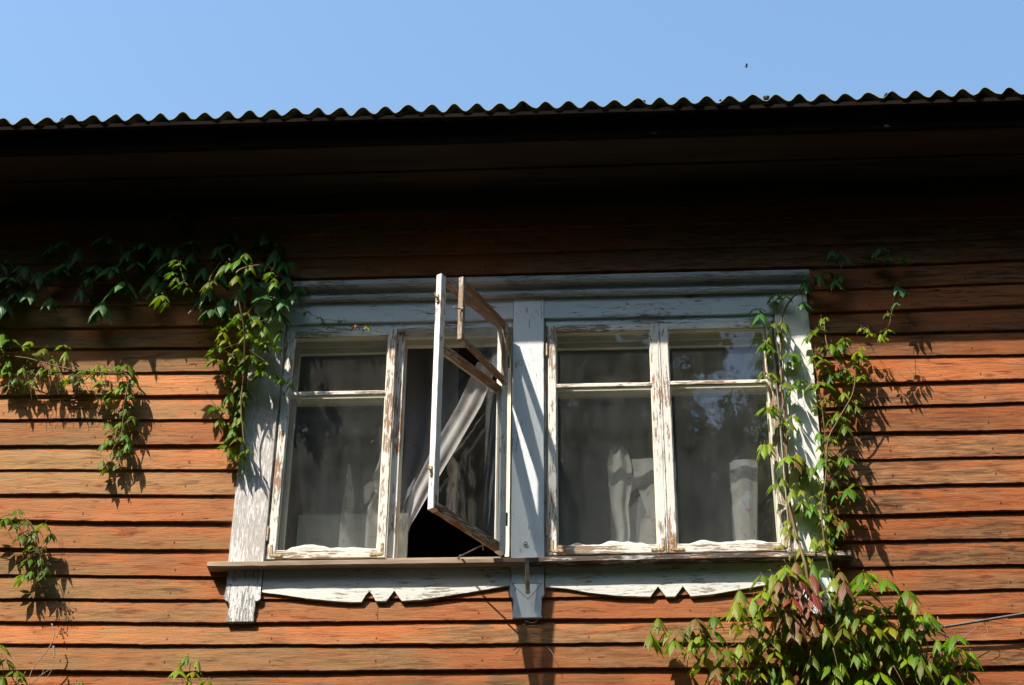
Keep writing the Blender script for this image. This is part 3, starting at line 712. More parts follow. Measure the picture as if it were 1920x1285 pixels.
curtain('curtain', [(860, 1184, 1262), (900, 1190, 1262), (935, 1204, 1262), (960, 1212, 1262), (985, 1200, 1262), (1060, 1196, 1262)], .30, M['tulle_dense'], 'pale tulle beside the meeting stiles of the right window', .010, 8, GC, 7)
curtain('curtain', [(862, 1376, 1416), (868, 1368, 1420), (930, 1372, 1420), (1060, 1384, 1418)], .29, M['tulle_dense'], 'pale end of tulle hanging beside the creeper', .006, 5, GC, 8)
curtain('curtain', [(870, 652, 656), (930, 645, 664), (975, 638, 663), (1060, 632, 668)], .29, M['tulle_dense'], 'narrow tulle end hanging in the middle of the leftmost sash', .006, 6, GC, 9)
curtain('curtain', [(800, 708, 735), (860, 712, 735), (900, 698, 735), (925, 704, 735), (955, 688, 735), (1060, 682, 735)], .28, M['tulle_dense'], 'pale tulle against the right stile of the leftmost sash', .012, 9, GC, 10)
g = G(); a = at(560, 966, .42); b = at(766, 966, .42); c = at(766, 1080, .42)
g.box(a.x, b.x, .42, .45, c.z, a.z); g.box(b.x-.055, b.x-.001, .412, .4195, c.z, a.z-.002)
tag(g.obj('painted_board', M['furn']), 'white painted board standing low behind the left window', 'board')

# ------------------------------------------------------------------ iron bar on the middle bracket
g = G(); a = at(988, 1046, -.075); b = at(990, 1119, -.012)
g.beam(a, Vector((b.x, -.05, b.z)), .026, .006, (1, 0, 0), .0015, wob=.001)
g.tube([Vector((a.x, -.075, a.z-.02)), Vector((a.x, -.02, a.z-.03))], .006, 6)
tag(g.obj('iron_bar', M['sill']), 'narrow flat bar fixed upright in front of the middle bracket', 'iron bar')
g = G(); c = at(985, 1020, -.003); g.tube([c+Vector((.011*math.cos(q*.6), -.004, .011*math.sin(q*.6))) for q in range(11)], .0028, 5)
tag(g.obj('iron_ring', M['iron']), 'small iron ring screwed to the foot of the middle board', 'ring')
# cable at the right
g = G(); P = [at(1700, 1192, -.02), at(1742, 1180, -.03), at(1800, 1171, -.04), at(1920, 1151, -.05), at(2150, 1112, -.03)]
g.tube(spline(P, 6), .0085, 8); tag(g.obj('cable', M['cable']), 'grey cable running right out of the creeper along the boards', 'cable')

# ------------------------------------------------------------------ creepers
def tint(kind):
    r = random.random()
    if kind == 'red': return (random.uniform(.20, .32), random.uniform(.03, .07), random.uniform(.02, .035))
    if kind == 'bronze': return (random.uniform(.20, .30), random.uniform(.12, .17), .04)
    if kind == 'yellow': return (random.uniform(.20, .30), random.uniform(.29, .38), .006)
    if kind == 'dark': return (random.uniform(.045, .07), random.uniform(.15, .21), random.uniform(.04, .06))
    b_ = random.uniform(.7, 1.4); return (.098*b_+random.uniform(-.03, .07), .205*b_, .003)
class Vine:
    def __init__(s): s.v = []; s.f = []; s.c = []; s.uv = []; s.st = G(); s.bl = []; s.dens = .25
    def leaflet(s, o, d, nrm, L, wd, tcol, droop):
        d = d.normalized(); side = d.cross(nrm).normalized(); nn = side.cross(d).normalized(); base = len(s.v); n = 7
        prof = [.03, .30, .66, .95, 1., .72, .34, .0]; cup = random.uniform(.3, .75); tw = random.uniform(-.25, .25)
        for i in range(n+1):
            t = i/n; c = o + d*(L*t*(1-.12*droop*t)) - Vector((0, 0, 1))*(droop*L*.5*t*t) + nn*(.04*L*math.sin(t*3.1))
            hw = wd*.5*prof[i]*(1+random.uniform(-.07, .07)); a = tw*t
            sd = side*math.cos(a)+nn*math.sin(a)
            for k in (-1, 0, 1):
                s.v.append(c+sd*(hw*k)-nn*(abs(k)*hw*cup)+nn*random.uniform(-.02, .02)*wd); s.uv.append((.5+.5*k*prof[i], t))
                s.c.append(tcol)
        for i in range(n):
            for k in (0, 1): A = base+i*3+k; s.f.append((A, A+1, A+4, A+3))
    def leaf(s, P, size, kind='green', stemto=None, face=None):
        """palmate leaf: hub at P, five leaflets hanging from it"""
        P = Vector(P); yw = random.uniform(-.75, .55); front = Vector((math.sin(yw), -math.cos(yw), 0)); lat = Vector((math.cos(yw), math.sin(yw), 0)); Zu = Vector((0, 0, 1))
        rot = random.uniform(-.35, .35); base_t = tint(kind); nl = 5 if random.random() < .8 else 4; hang = random.uniform(.3, 1.15)
        for q in range(nl):
            k = q-(nl-1)/2; a = rot+k*random.uniform(.72, .92); r = (lat*math.sin(a)*1.1+front*math.cos(a)*.8).normalized()
            d = (r*max(.45, 1.05-.42*hang)-Zu*(.25+.75*hang)+Vector((0, 0, random.uniform(-.12, .12)))).normalized()
            L = size*1.5*(1-.11*abs(k))*random.uniform(.85, 1.1)
            tt = tuple(max(.002, x*random.uniform(.85, 1.15)) for x in base_t)
            s.leaflet(P+d*.008, d, r*.7+Zu*.8, L, L*random.uniform(.29, .37), (*tt, 1), random.uniform(.5, 1.1))
        pe = stemto if stemto is not None else P+Vector((random.uniform(-.03, .03), random.uniform(.03, .06), random.uniform(-.01, .05)))
        mid = (P+pe)/2+Vector((0, -.01, .015)); s.st.tube([pe, mid, P], .0014, 4, mi=1)
    def hang(s, px, py, size=.085, Y=-.10, kind='green', spread=0.):
        P = at(px+random.uniform(-spread, spread), py+random.uniform(-spread, spread), Y+random.uniform(-.02, .02)); s.leaf(P, size*random.uniform(.88, 1.12), kind)
        if random.random() < s.dens: s.leaf(at(px+random.uniform(-16, 16), py+random.uniform(-13, 13), min(-.02, Y+random.uniform(.02, .06))), size*random.uniform(.6, .95), kind)
    def stem(s, pts, r=.004, r2=None):
        P = [at(*p) for p in pts]; sp = spline(P, 7); sp = [p+Vector((.004*nz(p.z*20, 1), .004*nz(p.z*17, 5), .004*nz(p.x*20, 9))) for p in sp]; s.st.tube(sp, r, 6, r2=r2 if r2 else r*.6); return sp
    def berries(s, px, py, Y=-.10, n=16, sp=.035):
        P = at(px, py, Y); s.bz = G(); s.bl.append(s.bz); s.bz.ball(P+Vector((0, .02, .03)), .004)
        for i in range(n):
            q = P+Vector((random.gauss(0, sp*.6), random.gauss(0, sp*.4), random.gauss(0, sp*.5))); s.bz.ball(q, random.uniform(.0035, .0055)); s.bz.tube([P+Vector((0, .02, .03)), q], .0010, 3, mi=1)
    def build(s, name, label, cat='creeper', leafname='leaves', group='creepers climbing on the house wall', loc=None):
        root = empty(name, loc or (0, 0, 0)); tag(root, label, cat, group)
        off = Vector(loc) if loc else Vector((0, 0, 0))
        me = bpy.data.meshes.new(leafname); me.from_pydata([p-off for p in s.v], [], s.f); me.update()
        ca = me.color_attributes.new('tint', 'FLOAT_COLOR', 'POINT')
        for i, c in enumerate(s.c): ca.data[i].color = c
        ul = me.uv_layers.new(name='uv')
        for lp in me.loops: ul.data[lp.index].uv = s.uv[lp.vertex_index]
        link(leafname, me, M['leaf'], root, True)
        if s.st.v:
            s.st.v = [p-off for p in s.st.v]; s.st.obj('stems', [M['stem'], M['petiole']], root, True)
        for bz in s.bl:
            bz.v = [p-off for p in bz.v]; bz.obj('berry_cluster', [M['berry'], M['petiole']], root, True)
        return root
M['petiole'] = simple('petiole', (.22, .16, .05), (.28, .10, .05), .5, 30, 0)

# 1 shaded creeper under the eaves, upper left
V = Vine(); V.dens = 1.
for (x, y, sz) in [(340, 408, .13), (200, 447, .11), (150, 470, .10), (240, 470, .11), (272, 462, .11), (300, 468, .11), (330, 468, .10), (362, 482, .11), (180, 500, .12), (212, 505, .15), (232, 532, .14), (196, 568, .14), (170, 520, .1), (290, 518, .13), (320, 498, .12), (410, 468, .11), (430, 460, .12), (385, 508, .11), (300, 545, .1), (395, 540, .11), (378, 575, .10), (50, 500, .11), (80, 515, .11), (18, 528, .13), (112, 508, .12), (60, 548, .11), (92, 560, .10), (8, 560, .14), (130, 492, .11), (5, 500, .11), (35, 540, .12), (260, 500, .11), (350, 515, .1), (415, 520, .12), (455, 475, .12), (470, 520, .12),
                   (500, 452, .12), (515, 475, .12), (520, 500, .12), (540, 520, .12), (532, 495, .11), (556, 552, .10), (485, 500, .12), (455, 545, .12), (500, 560, .12), (475, 590, .12), (520, 590, .11), (420, 560, .11), (535, 560, .11), (100, 470, .08), (125, 460, .08), (365, 455, .09), (440, 440, .1), (495, 440, .1), (155, 545, .09), (400, 585, .09)]:
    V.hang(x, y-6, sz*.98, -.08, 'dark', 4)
for (x, y, sz) in [(338, 495, .06), (345, 528, .07), (392, 528, .07), (305, 555, .07), (325, 512, .06), (515, 528, .06), (508, 510, .05)]: V.hang(x, y, sz, -.32, 'green', 1)
V.stem([(-20, 520, -.03), (90, 505, -.05), (200, 480, -.05), (330, 460, -.05), (440, 460, -.06), (540, 540, -.06)], .006)
V.stem([(200, 480, -.05), (230, 520, -.08), (200, 560, -.1)], .003); V.stem([(330, 460, -.05), (335, 490, -.2), (345, 525, -.3)], .003); V.stem([(330, 460, -.05), (340, 430, -.08), (340, 405, -.1)], .003)
V.stem([(440, 460, -.06), (400, 510, -.2), (392, 528, -.3)], .003)
V.berries(512, 562, -.30, 14, .03)
V.build('virginia_creeper', 'dark shaded creeper spreading under the eaves, topmost on the left', loc=(-.8, 0, .8))
# 2 column at the left casing
V = Vine(); V.dens = .9
for (x, y, sz) in [(432, 496, .085), (452, 490, .085), (445, 520, .08), (470, 500, .07)]: V.hang(x, y-4, sz, -.40, 'green', 0)
for (x, y, sz) in [(462, 588, .07), (485, 600, .075), (440, 612, .08), (425, 640, .08), (410, 655, .085), (480, 638, .08), (500, 640, .085), (525, 632, .06), (450, 655, .09), (470, 668, .11), (500, 685, .07), (515, 703, .065), (405, 680, .075), (430, 690, .06), (548, 722, .055), (530, 716, .045), (445, 600, .07), (465, 628, .08), (495, 620, .07), (520, 655, .06), (490, 700, .06), (455, 690, .07), (418, 625, .07)]: V.hang(x, y-5, sz, -.11, random.choice(['green', 'green', 'yellow']), 3)
for (x, y, sz) in [(440, 715, .07), (450, 728, .07), (432, 740, .08), (458, 750, .07), (428, 768, .07), (452, 782, .08), (405, 768, .06), (414, 788, .06), (440, 808, .075), (452, 828, .07), (428, 842, .07), (446, 858, .07), (462, 735, .07), (448, 765, .07), (465, 845, .05), (445, 790, .07), (435, 818, .06)]: V.hang(x, y-5, sz, -.06, 'green', 3)
V.stem([(545, 540, -.06), (500, 500, -.2), (445, 510, -.36), (448, 560, -.32), (458, 620, -.25), (458, 690, -.16), (452, 760, -.12), (458, 830, -.10), (462, 862, -.08)], .0075)
V.stem([(458, 650, -.2), (500, 680, -.2), (548, 722, -.2)], .002); V.stem([(458, 640, -.2), (430, 650, -.22), (408, 660, -.2)], .002)
V.berries(432, 668, -.22, 16, .03); V.berries(500, 600, -.22, 10, .03)
V.build('virginia_creeper', 'bushy sunlit creeper hanging down over the left casing board', loc=(.1, 0, -.6))
# 2b little sprig on the header
V = Vine()
for (x, y, sz, k) in [(598, 598, .04, 'green'), (622, 612, .04, 'green'), (645, 604, .05, 'green'), (668, 612, .05, 'red'), (688, 610, .06, 'yellow'), (577, 588, .04, 'green'), (607, 605, .03, 'green')]: V.hang(x, y-4, sz*.8, -.04, k, 1)
V.stem([(560, 575, -.03), (600, 597, -.03), (650, 602, -.03), (690, 604, -.03)], .0018)
V.build('virginia_creeper', 'tiny sprig with one red leaf along the header over the left window', loc=(.6, 0, .3))
# 3 garland on the left
V = Vine(); V.dens = .55
for (x, y, sz) in [(10, 628, .12), (22, 640, .1), (60, 648, .075), (85, 660, .08), (128, 662, .08), (20, 680, .08), (45, 690, .07), (75, 690, .08), (92, 700, .08), (135, 700, .07), (125, 718, .06), (160, 700, .06), (185, 690, .06), (205, 698, .07), (238, 690, .09), (255, 706, .09), (190, 720, .06), (230, 708, .07), (215, 738, .07), (225, 733, .07), (250, 745, .06), (205, 752, .06), (5, 700, .08), (30, 715, .07), (65, 715, .07), (105, 690, .06), (150, 715, .06), (175, 712, .06), (5, 660, .08), (20, 700, .07), (240, 720, .07)]:
    V.hang(x, y-5, sz*.9, -.045, random.choice(['green', 'green', 'green', 'yellow']), 4)
for (x, y, sz) in [(235, 768, .07), (250, 785, .075), (205, 800, .06), (236, 820, .08), (197, 833, .07), (210, 830, .05), (243, 832, .06), (222, 850, .07), (193, 866, .06), (220, 870, .06), (212, 856, .05), (228, 795, .05), (208, 812, .05)]: V.hang(x, y-5, sz*.9, -.04, 'green', 2)
V.stem([(-40, 665, -.05), (40, 670, -.08), (120, 690, -.10), (200, 700, -.11), (240, 705, -.12), (232, 760, -.10), (228, 810, -.09), (208, 850, -.09), (212, 870, -.09)], .004)
for (x, y) in [(15, 690), (55, 700), (110, 705), (155, 705), (200, 718), (130, 690)]: V.berries(x, y, -.08, 14, .03)
for i in range(26):                          # hanging tendrils
    x = random.uniform(0, 250); V.stem([(x, 700+random.uniform(-6, 6), -.09), (x+random.uniform(-6, 6), 722, -.08), (x+random.uniform(-10, 10), 735+random.uniform(0, 18), -.07)], .0014)
V.build('virginia_creeper', 'creeper garland with small berries and one trailing end on the left boards', loc=(-1, 0, -.2))
# 4 clump left lower
V = Vine()
for (x, y, sz) in [(36, 960, .06), (14, 975, .07), (50, 978, .08), (82, 985, .08), (96, 1002, .08), (45, 1006, .09), (62, 1025, .06), (58, 1052, .08), (86, 1068, .08), (45, 1082, .08), (76, 1048, .06), (30, 985, .06), (5, 985, .07), (68, 1000, .07), (85, 1085, .04), (60, 1075, .05)]: V.hang(x, y-5, sz*.9, -.05, 'green', 2)
V.berries(72, 1035, -.14, 34, .045); V.berries(50, 1000, -.14, 16, .03); V.berries(70, 1088, -.13, 10, .03)
V.stem([(-30, 990, -.05), (20, 965, -.12), (60, 985, -.14), (75, 1040, -.14), (80, 1090, -.12)], .003)
V.build('virginia_creeper', 'small creeper clump with many berries at the left edge below the garland', loc=(-1.3, 0, -1.4))
# 5 bottom left
V = Vine()
for (x, y, sz) in [(3, 1212, .09), (-10, 1230, .09), (10, 1240, .08), (30, 1262, .08), (5, 1270, .09), (20, 1290, .09), (45, 1285, .08), (155, 1280, .07), (140, 1300, .08), (-15, 1260, .09), (60, 1305, .08), (0, 1310, .09), (25, 1320, .1), (100, 1310, .08)]: V.hang(x, y-4, sz*.9, -.14, 'green', 2)
V.stem([(-40, 1250, -.05), (5, 1225, -.1), (40, 1290, -.12), (160, 1300, -.1)], .004)
V.build('virginia_creeper', 'bright creeper leaves in the bottom left corner of the wall', loc=(-1.4, 0, -2.2))
V = Vine()
for (x, y, sz) in [(350, 1232, .07), (335, 1262, .075), (362, 1262, .07), (388, 1278, .07), (345, 1285, .08), (370, 1240, .05), (325, 1290, .08), (380, 1300, .08), (350, 1310, .08)]: V.hang(x, y-4, sz*.9, -.14, random.choice(['green', 'yellow']), 2)
V.stem([(345, 1340, -.08), (352, 1280, -.12), (358, 1238, -.13)], .003); V.berries(372, 1262, -.13, 10, .03)
V.build('virginia_creeper', 'short creeper shoot rising at the bottom edge below the left bracket', loc=(-.1, 0, -2.3))
# 6 right, inside strand over casing and sash
V = Vine(); V.dens = .6
for (x, y, sz, k) in [(1453, 556, .07, 'green'), (1474, 560, .06, 'green'), (1452, 612, .085, 'green'), (1470, 610, .08, 'green'), (1425, 592, .09, 'dark'), (1504, 572, .08, 'dark'), (1432, 650, .09, 'green'), (1446, 658, .07, 'green'), (1441, 636, .05, 'yellow'),
                      (1478, 668, .085, 'green'), (1490, 672, .08, 'green'), (1430, 712, .075, 'green'), (1446, 705, .06, 'yellow'), (1474, 722, .07, 'green'), (1486, 728, .08, 'green'), (1435, 770, .1, 'green'), (1447, 764, .08, 'yellow'), (1472, 792, .08, 'yellow'), (1482, 800, .08, 'green'),
                      (1433, 838, .09, 'yellow'), (1442, 835, .08, 'yellow'), (1478, 860, .10, 'yellow'), (1492, 866, .10, 'bronze'), (1453, 912, .08, 'green'), (1466, 900, .07, 'yellow'), (1485, 920, .09, 'yellow'), (1503, 920, .07, 'yellow'), (1505, 945, .09, 'green'), (1520, 948, .09, 'green'), (1535, 960, .07, 'yellow'), (1548, 975, .09, 'green'),
                      (1472, 992, .07, 'yellow'), (1485, 1005, .07, 'yellow'), (1540, 865, .10, 'green'), (1522, 880, .11, 'green'), (1545, 1015, .07, 'yellow'), (1525, 1020, .07, 'yellow'), (1500, 1030, .07, 'yellow'), (1513, 1050, .07, 'yellow'), (1480, 1035, .06, 'yellow'), (1560, 1000, .07, 'green')]:
    V.hang(x, y-6, sz*.9, -.05, k, 1)
V.stem([(1560, 520, -.03), (1500, 545, -.06), (1468, 590, -.05), (1464, 650, -.04), (1466, 720, -.04), (1472, 790, -.04), (1476, 860, -.04), (1478, 930, -.05), (1492, 1000, -.06), (1510, 1060, -.12), (1520, 1120, -.1)], .0055, .010)
V.stem([(1462, 640, -.02), (1470, 700, -.03), (1462, 760, -.02), (1470, 820, -.03), (1474, 900, -.03), (1485, 960, -.04), (1500, 1010, -.05)], .003)
V.stem([(1464, 700, -.03), (1460, 740, -.02), (1475, 830, -.02), (1480, 920, -.04), (1495, 1020, -.06)], .0025)
V.stem([(1500, 545, -.06), (1505, 560, -.07), (1504, 575, -.08)], .0018)
V.build('virginia_creeper', 'thin creeper strand climbing the right casing beside the panes', loc=(3.6, 0, -.8))
# 7 right, outer strand on the boards
V = Vine(); V.dens = .7
for (x, y, sz, k) in [(1540, 602, .06, 'green'), (1548, 600, .05, 'green'), (1524, 628, .085, 'green'), (1535, 622, .085, 'green'), (1548, 652, .08, 'green'), (1558, 650, .08, 'green'), (1576, 648, .075, 'green'), (1583, 640, .07, 'green'), (1530, 672, .08, 'green'), (1542, 680, .085, 'green'),
                      (1610, 664, .08, 'yellow'), (1618, 676, .07, 'green'), (1585, 694, .07, 'yellow'), (1600, 690, .06, 'green'), (1556, 705, .08, 'green'), (1568, 705, .08, 'green'), (1522, 724, .07, 'green'), (1540, 722, .1, 'green'), (1552, 760, .05, 'green'), (1532, 768, .05, 'green'), (1545, 750, .06, 'green'),
                      (1595, 712, .07, 'green'), (1610, 712, .07, 'yellow'), (1582, 742, .07, 'yellow'), (1592, 762, .06, 'green'), (1606, 764, .06, 'green'), (1570, 778, .08, 'green'), (1560, 790, .06, 'green'), (1582, 800, .09, 'green'), (1535, 815, .07, 'green'), (1552, 820, .07, 'green'), (1562, 830, .06, 'yellow'), (1575, 858, .07, 'green'), (1590, 866, .09, 'green'),
                      (1555, 868, .07, 'green'), (1548, 845, .06, 'yellow'), (1562, 900, .07, 'green'), (1580, 895, .06, 'green'), (1590, 920, .1, 'green'), (1565, 935, .05, 'green'), (1545, 905, .05, 'yellow'), (1540, 925, .05, 'yellow'), (1560, 965, .08, 'green'), (1575, 985, .06, 'green'), (1550, 990, .07, 'yellow'), (1540, 945, .05, 'yellow'), (1570, 1005, .06, 'green'), (1555, 1030, .07, 'yellow')]:
    V.hang(x, y-6, sz*.86, -.06, k, 1)
V.stem([(1545, 605, -.1), (1552, 650, -.11), (1580, 690, -.12), (1602, 700, -.13), (1598, 740, -.12), (1570, 790, -.12), (1552, 830, -.12), (1548, 900, -.11), (1540, 960, -.11), (1550, 1040, -.1), (1560, 1090, -.08)], .0038, .005)
V.stem([(1520, 640, -.08), (1535, 720, -.08), (1545, 800, -.09), (1550, 860, -.1)], .003)
V.build('virginia_creeper', 'leafy creeper strand just right of the right casing board', loc=(3.9, 0, -.7))
# 8 faint shoots upper right
V = Vine()
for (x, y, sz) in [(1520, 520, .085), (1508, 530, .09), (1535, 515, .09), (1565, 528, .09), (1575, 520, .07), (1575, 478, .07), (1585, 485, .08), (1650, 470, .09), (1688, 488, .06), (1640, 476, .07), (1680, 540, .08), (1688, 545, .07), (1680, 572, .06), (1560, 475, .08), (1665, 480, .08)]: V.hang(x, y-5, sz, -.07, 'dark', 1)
for (x, y, sz) in [(1665, 590, .05)]: V.hang(x, y-4, sz, -.16, 'green', 1)
for (x, y, sz) in [(1625, 618, .045), (1632, 630, .05), (1650, 628, .06), (1665, 620, .07), (1615, 617, .04), (1658, 636, .05)]: V.hang(x, y-3, sz*.8, -.13, 'yellow', 1)
V.stem([(1505, 545, -.06), (1535, 505, -.05), (1580, 480, -.05), (1640, 470, -.05), (1680, 490, -.05), (1685, 550, -.07), (1672, 585, -.10), (1664, 615, -.13), (1640, 625, -.13), (1615, 615, -.13)], .002)
V.build('virginia_creeper', 'faint shaded creeper shoots above right of the window with pale tips', loc=(4.1, 0, .4))
# 9 big mass lower right
V = Vine()
poly = [(1196, 1192), (1215, 1150), (1290, 1146), (1330, 1165), (1375, 1118), (1440, 1075), (1470, 1055), (1560, 1056), (1590, 1066), (1640, 1078), (1700, 1108), (1738, 1150), (1790, 1185), (1826, 1205), (1822, 1300), (1420, 1330), (1350, 1265), (1300, 1240), (1240, 1215)]
def inside(x, y):
    c = False
    for (x0, y0), (x1, y1) in zip(poly, poly[1:]+poly[:1]):
        if (y0 > y) != (y1 > y) and x < (x1-x0)*(y-y0)/(y1-y0)+x0: c = not c
    return c
pts = []
tries = 0
while len(pts) < 175 and tries < 30000:
    tries += 1; x = random.uniform(1190, 1835); y = random.uniform(1050, 1310)
    if not inside(x, y): continue
    left = x < 1400; ok = all((x-a)**2+(y-b)**2 > (16 if not left else 17)**2 for a, b, _ in pts)
    if ok: pts.append((x, y, random.uniform(-.24, -.05)))
pts.sort(key=lambda p: -p[2])
for (x, y, Y) in pts:
    r = random.random(); k = 'green'
    if abs(x-1490) < 42 and 1070 < y < 1175: k = 'red' if r < .38 else 'bronze' if r < .5 else 'yellow'
    elif x < 1400: k = 'yellow' if r < .45 else 'bronze' if r < .52 else 'green'
    elif r < .30: k = 'yellow'
    elif r < .33: k = 'bronze'
    V.leaf(at(x, y-6, Y), random.uniform(.07, .115), k)
for (x, y, k) in [(1465, 1105, 'bronze'), (1525, 1110, 'red'), (1490, 1170, 'bronze'), (1520, 1150, 'bronze'), (1448, 1120, 'bronze'), (1475, 1075, 'red'), (1500, 1085, 'red'), (1483, 1118, 'red'), (1512, 1135, 'red'), (1474, 1140, 'bronze'), (1460, 1085, 'bronze'), (1503, 1112, 'red'), (1495, 1150, 'red'), (1582, 1090, 'red'), (1470, 1065, 'yellow'), (1455, 1105, 'bronze'), (1380, 1122, 'yellow'), (1412, 1120, 'yellow'), (1305, 1160, 'bronze'), (1660, 1085, 'green'), (1700, 1105, 'green'), (1790, 1190, 'green')]: V.leaf(at(x, y, -.26), .105, k)
for i in range(14):
    x = random.uniform(1240, 1800); V.stem([(x, 1180+random.uniform(-40, 30), -.04), (x+random.uniform(-40, 40), 1230, -.1), (x+random.uniform(-60, 60), 1310, -.05)], .003)
V.stem([(1520, 1060, -.08), (1500, 1120, -.1), (1480, 1190, -.08), (1470, 1320, -.05)], .008, .009); V.stem([(1560, 1090, -.08), (1580, 1160, -.1), (1560, 1320, -.06)], .007, .008)
V.stem([(1500, 1130, -.1), (1400, 1170, -.12), (1300, 1180, -.12), (1215, 1175, -.14)], .004); V.stem([(1560, 1120, -.1), (1680, 1150, -.14), (1810, 1210, -.14)], .005)
for (a, b, c) in [((1562, 1215), (1570, 1250), (1576, 1300)), ((1675, 1248), (1690, 1275), (1700, 1300)), ((1520, 1220), (1518, 1250), (1516, 1300))]: V.st.tube(spline([at(*a, -.27), at(*b, -.27), at(*c, -.25)], 5), .0028, 5)
V.build('virginia_creeper', 'big thick creeper mass with dark red leaves at the bottom right under the sill', loc=(3.6, 0, -2.))
# dry twigs
g = G()
for pts_, r in [([(97, 1170), (102, 1190), (92, 1215), (72, 1240), (58, 1262), (54, 1290)], .004), ([(54, 1285), (75, 1268), (95, 1255), (94, 1262), (82, 1278)], .0026), ([(100, 1212), (102, 1225), (101, 1234)], .006), ([(60, 1285), (80, 1262), (78, 1250)], .002)]:
    g.tube(spline([at(x, y, -.06) for x, y in pts_], 6), r, 6, r2=r*.6)
tag(g.obj('dry_twig', M['twig'], smooth=True), 'pale dry twig sticking up at the bottom left of the wall', 'twig')
g = G()
for pts_, r in [([(1700, 1235), (1760, 1222), (1800, 1200), (1832, 1176)], .003), ([(1800, 1172), (1850, 1166), (1890, 1172), (1920, 1176)], .0025), ([(1845, 1166), (1852, 1185), (1840, 1196)], .002), ([(1890, 1160), (1910, 1158)], .004)]:
    g.tube(spline([at(x, y, -.04) for x, y in pts_], 6), r, 5, r2=r*.6)
tag(g.obj('dry_twig', M['twig'], smooth=True), 'dry bare twigs against the boards beneath the grey cable', 'twig')
g = G()
for pts_ in [[(957, 1205), (968, 1180), (985, 1170)], [(1010, 1160), (1000, 1168), (985, 1165)], [(1024, 1212), (1036, 1225), (1042, 1245)], [(950, 1195), (975, 1178), (1012, 1172)]]:
    g.tube(spline([at(x, y, -.01) for x, y in pts_], 5), .0016, 4)
g.tube(spline([at(1016, 1160, -.01), at(1020, 1157, -.02), at(1022, 1162, -.01)], 4), .003, 5)
tag(g.obj('dry_twig', M['twig'], smooth=True), 'wispy dead tendrils round the foot of the middle bracket', 'twig')
# bird far up in the sky
bp = at(1400, 125, 55.); g = G()
g.tube([bp+Vector((-.09, 0, 0)), bp+Vector((0, 0, .0)), bp+Vector((.08, 0, -.01))], .026, 6, r2=.006)
for s_ in (-1, 1):
    n = len(g.v); g.v += [bp+Vector((-.05, s_*.03, .02)), bp+Vector((.05, s_*.03, .02)), bp+Vector((.02, s_*.18, .06)), bp+Vector((-.04, s_*.11, .06)), bp+Vector((-.04, s_*.03, .0)), bp+Vector((.04, s_*.03, .0))]
    g.f += [(n, n+1, n+2, n+3), (n+4, n+3, n+2, n+5)]; g.mi += [0, 0]
tag(g.obj('bird', M['bird']), 'tiny dark bird high in the blue sky', 'bird')

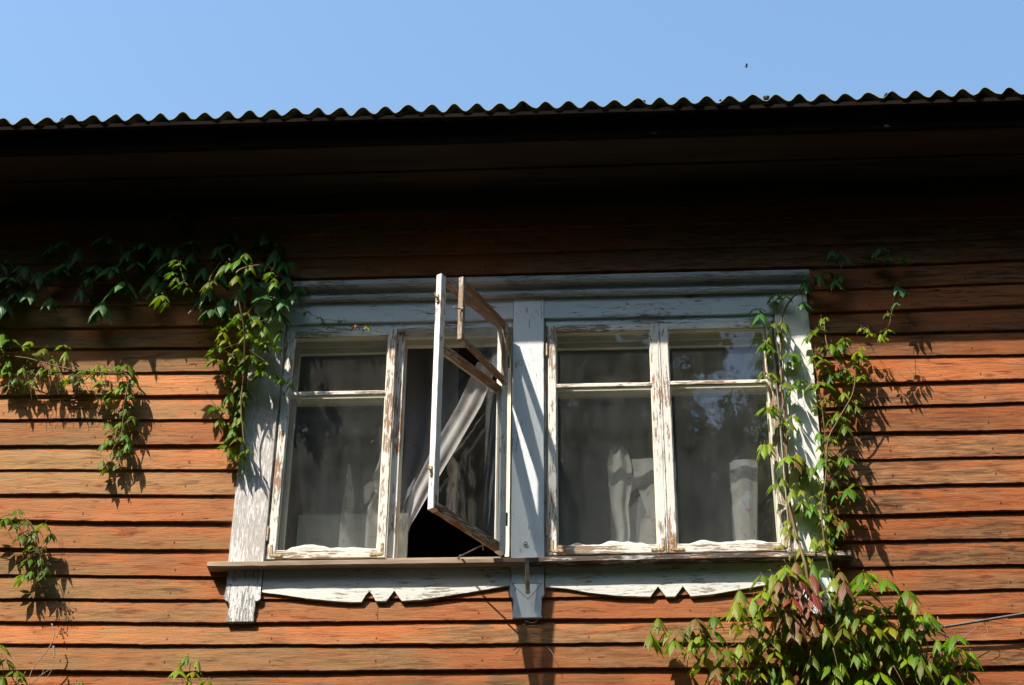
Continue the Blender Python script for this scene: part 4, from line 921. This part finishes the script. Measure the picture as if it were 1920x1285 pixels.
# ------------------------------------------------------------------ trees across the yard, seen as reflections in the panes
def tree(x, y, h, cr, seed, lab, zc):
    random.seed(seed); root = empty('broadleaf_tree', (x, y, GROUND)); tag(root, lab, 'tree', 'trees across the yard')
    g = G(); g.tube(spline([(0, 0, 0), (.2, .1, h*.3), (-.1, 0, h*.6), (.1, .1, h*.92)], 5), .32, 9, r2=.05)
    for i in range(22):
        z = random.uniform(.3, .85)*h; a = random.uniform(0, 6.3); r = cr*random.uniform(.5, .95)
        g.tube(spline([(0, 0, z), (math.cos(a)*r*.5, math.sin(a)*r*.5, z+r*.25), (math.cos(a)*r, math.sin(a)*r, z+r*.45)], 3), .09, 5, r2=.02)
    g.obj('trunk', M['bark'], root, True)
    v, f, c = [], [], []
    for i in range(95):
        z = random.uniform(.28, 1.)*h; rr_ = cr*math.sin(math.pi*min(1, max(.05, (1-z/h)*1.15+.08)))**.6 if z < h*.99 else .4
        a = random.uniform(0, 6.3); rad = rr_*random.uniform(.25, 1)**.5; cc = Vector((math.cos(a)*rad, math.sin(a)*rad, z)); cs = random.uniform(.55, 1.25)
        for q in range(85):
            p = cc+Vector((random.gauss(0, .5), random.gauss(0, .5), random.gauss(0, .35)))*cs
            u = Vector((random.gauss(0, 1), random.gauss(0, 1), random.gauss(0, 1))).normalized(); w_ = u.cross(Vector((random.random(), random.random(), 1))).normalized(); s_ = random.uniform(.14, .27)
            n = len(v); v += [p-u*s_, p+w_*s_*.55, p+u*s_, p-w_*s_*.55]; f.append((n, n+1, n+2, n+3)); b_ = random.uniform(.6, 1.3); c += [(.028*b_, .06*b_, .014*b_, 1)]*4
    me = bpy.data.meshes.new('crown'); me.from_pydata(v, [], f); me.update(); ca = me.color_attributes.new('tint', 'FLOAT_COLOR', 'POINT'); me.uv_layers.new(name='uv')
    for i, q in enumerate(c): ca.data[i].color = q
    link('crown', me, M['treeleaf'], root)
for (x, y, h, cr, lab) in [(-17, -17, 18, 4.8, 'leafy tree farthest left across the yard'), (-11, -20, 22, 5.0, 'leafy tree left across the yard'), (-6.0, -17, 23, 4.8, 'tallest leafy tree across the yard'), (-.5, -15.5, 22, 3.9, 'leafy tree straight across the yard'),
                           (10.5, -14.5, 21, 4.8, 'leafy tree right across the yard'), (17, -10, 20, 5.0, 'tall leafy tree far right across the yard')]:
    tree(x, y, h, cr, int(x*10)+500, lab, 0)
random.seed(5)
v, f, c = [], [], []
for i in range(62000):
    a = random.uniform(-2.1, 1.9); R_ = random.uniform(24, 32); x = 1.8+math.sin(a)*R_; y = -2-math.cos(a)*R_*.95
    top = 35+3*nz(a*4, 3)+2*nz(a*15, 4) - 8 - (4 if .12 < a < .24 else 0); z = GROUND+random.uniform(0, 1)*top
    p = Vector((x, y, z)); u = Vector((random.gauss(0, 1), random.gauss(0, 1), random.gauss(0, 1))).normalized(); w_ = u.cross(Vector((random.random(), random.random(), 1))).normalized(); s_ = random.uniform(.4, .85)
    n = len(v); v += [p-u*s_, p+w_*s_*.7, p+u*s_, p-w_*s_*.7]; f.append((n, n+1, n+2, n+3)); b_ = random.uniform(.6, 1.3); c += [(.022*b_, .05*b_, .012*b_, 1)]*4
me = bpy.data.meshes.new('woodland'); me.from_pydata(v, [], f); me.update(); ca = me.color_attributes.new('tint', 'FLOAT_COLOR', 'POINT'); me.uv_layers.new(name='uv')
for i, q in enumerate(c): ca.data[i].color = q
tag(link('woodland', me, M['treeleaf']), 'dense green woodland round the yard', 'woodland', kind='stuff')
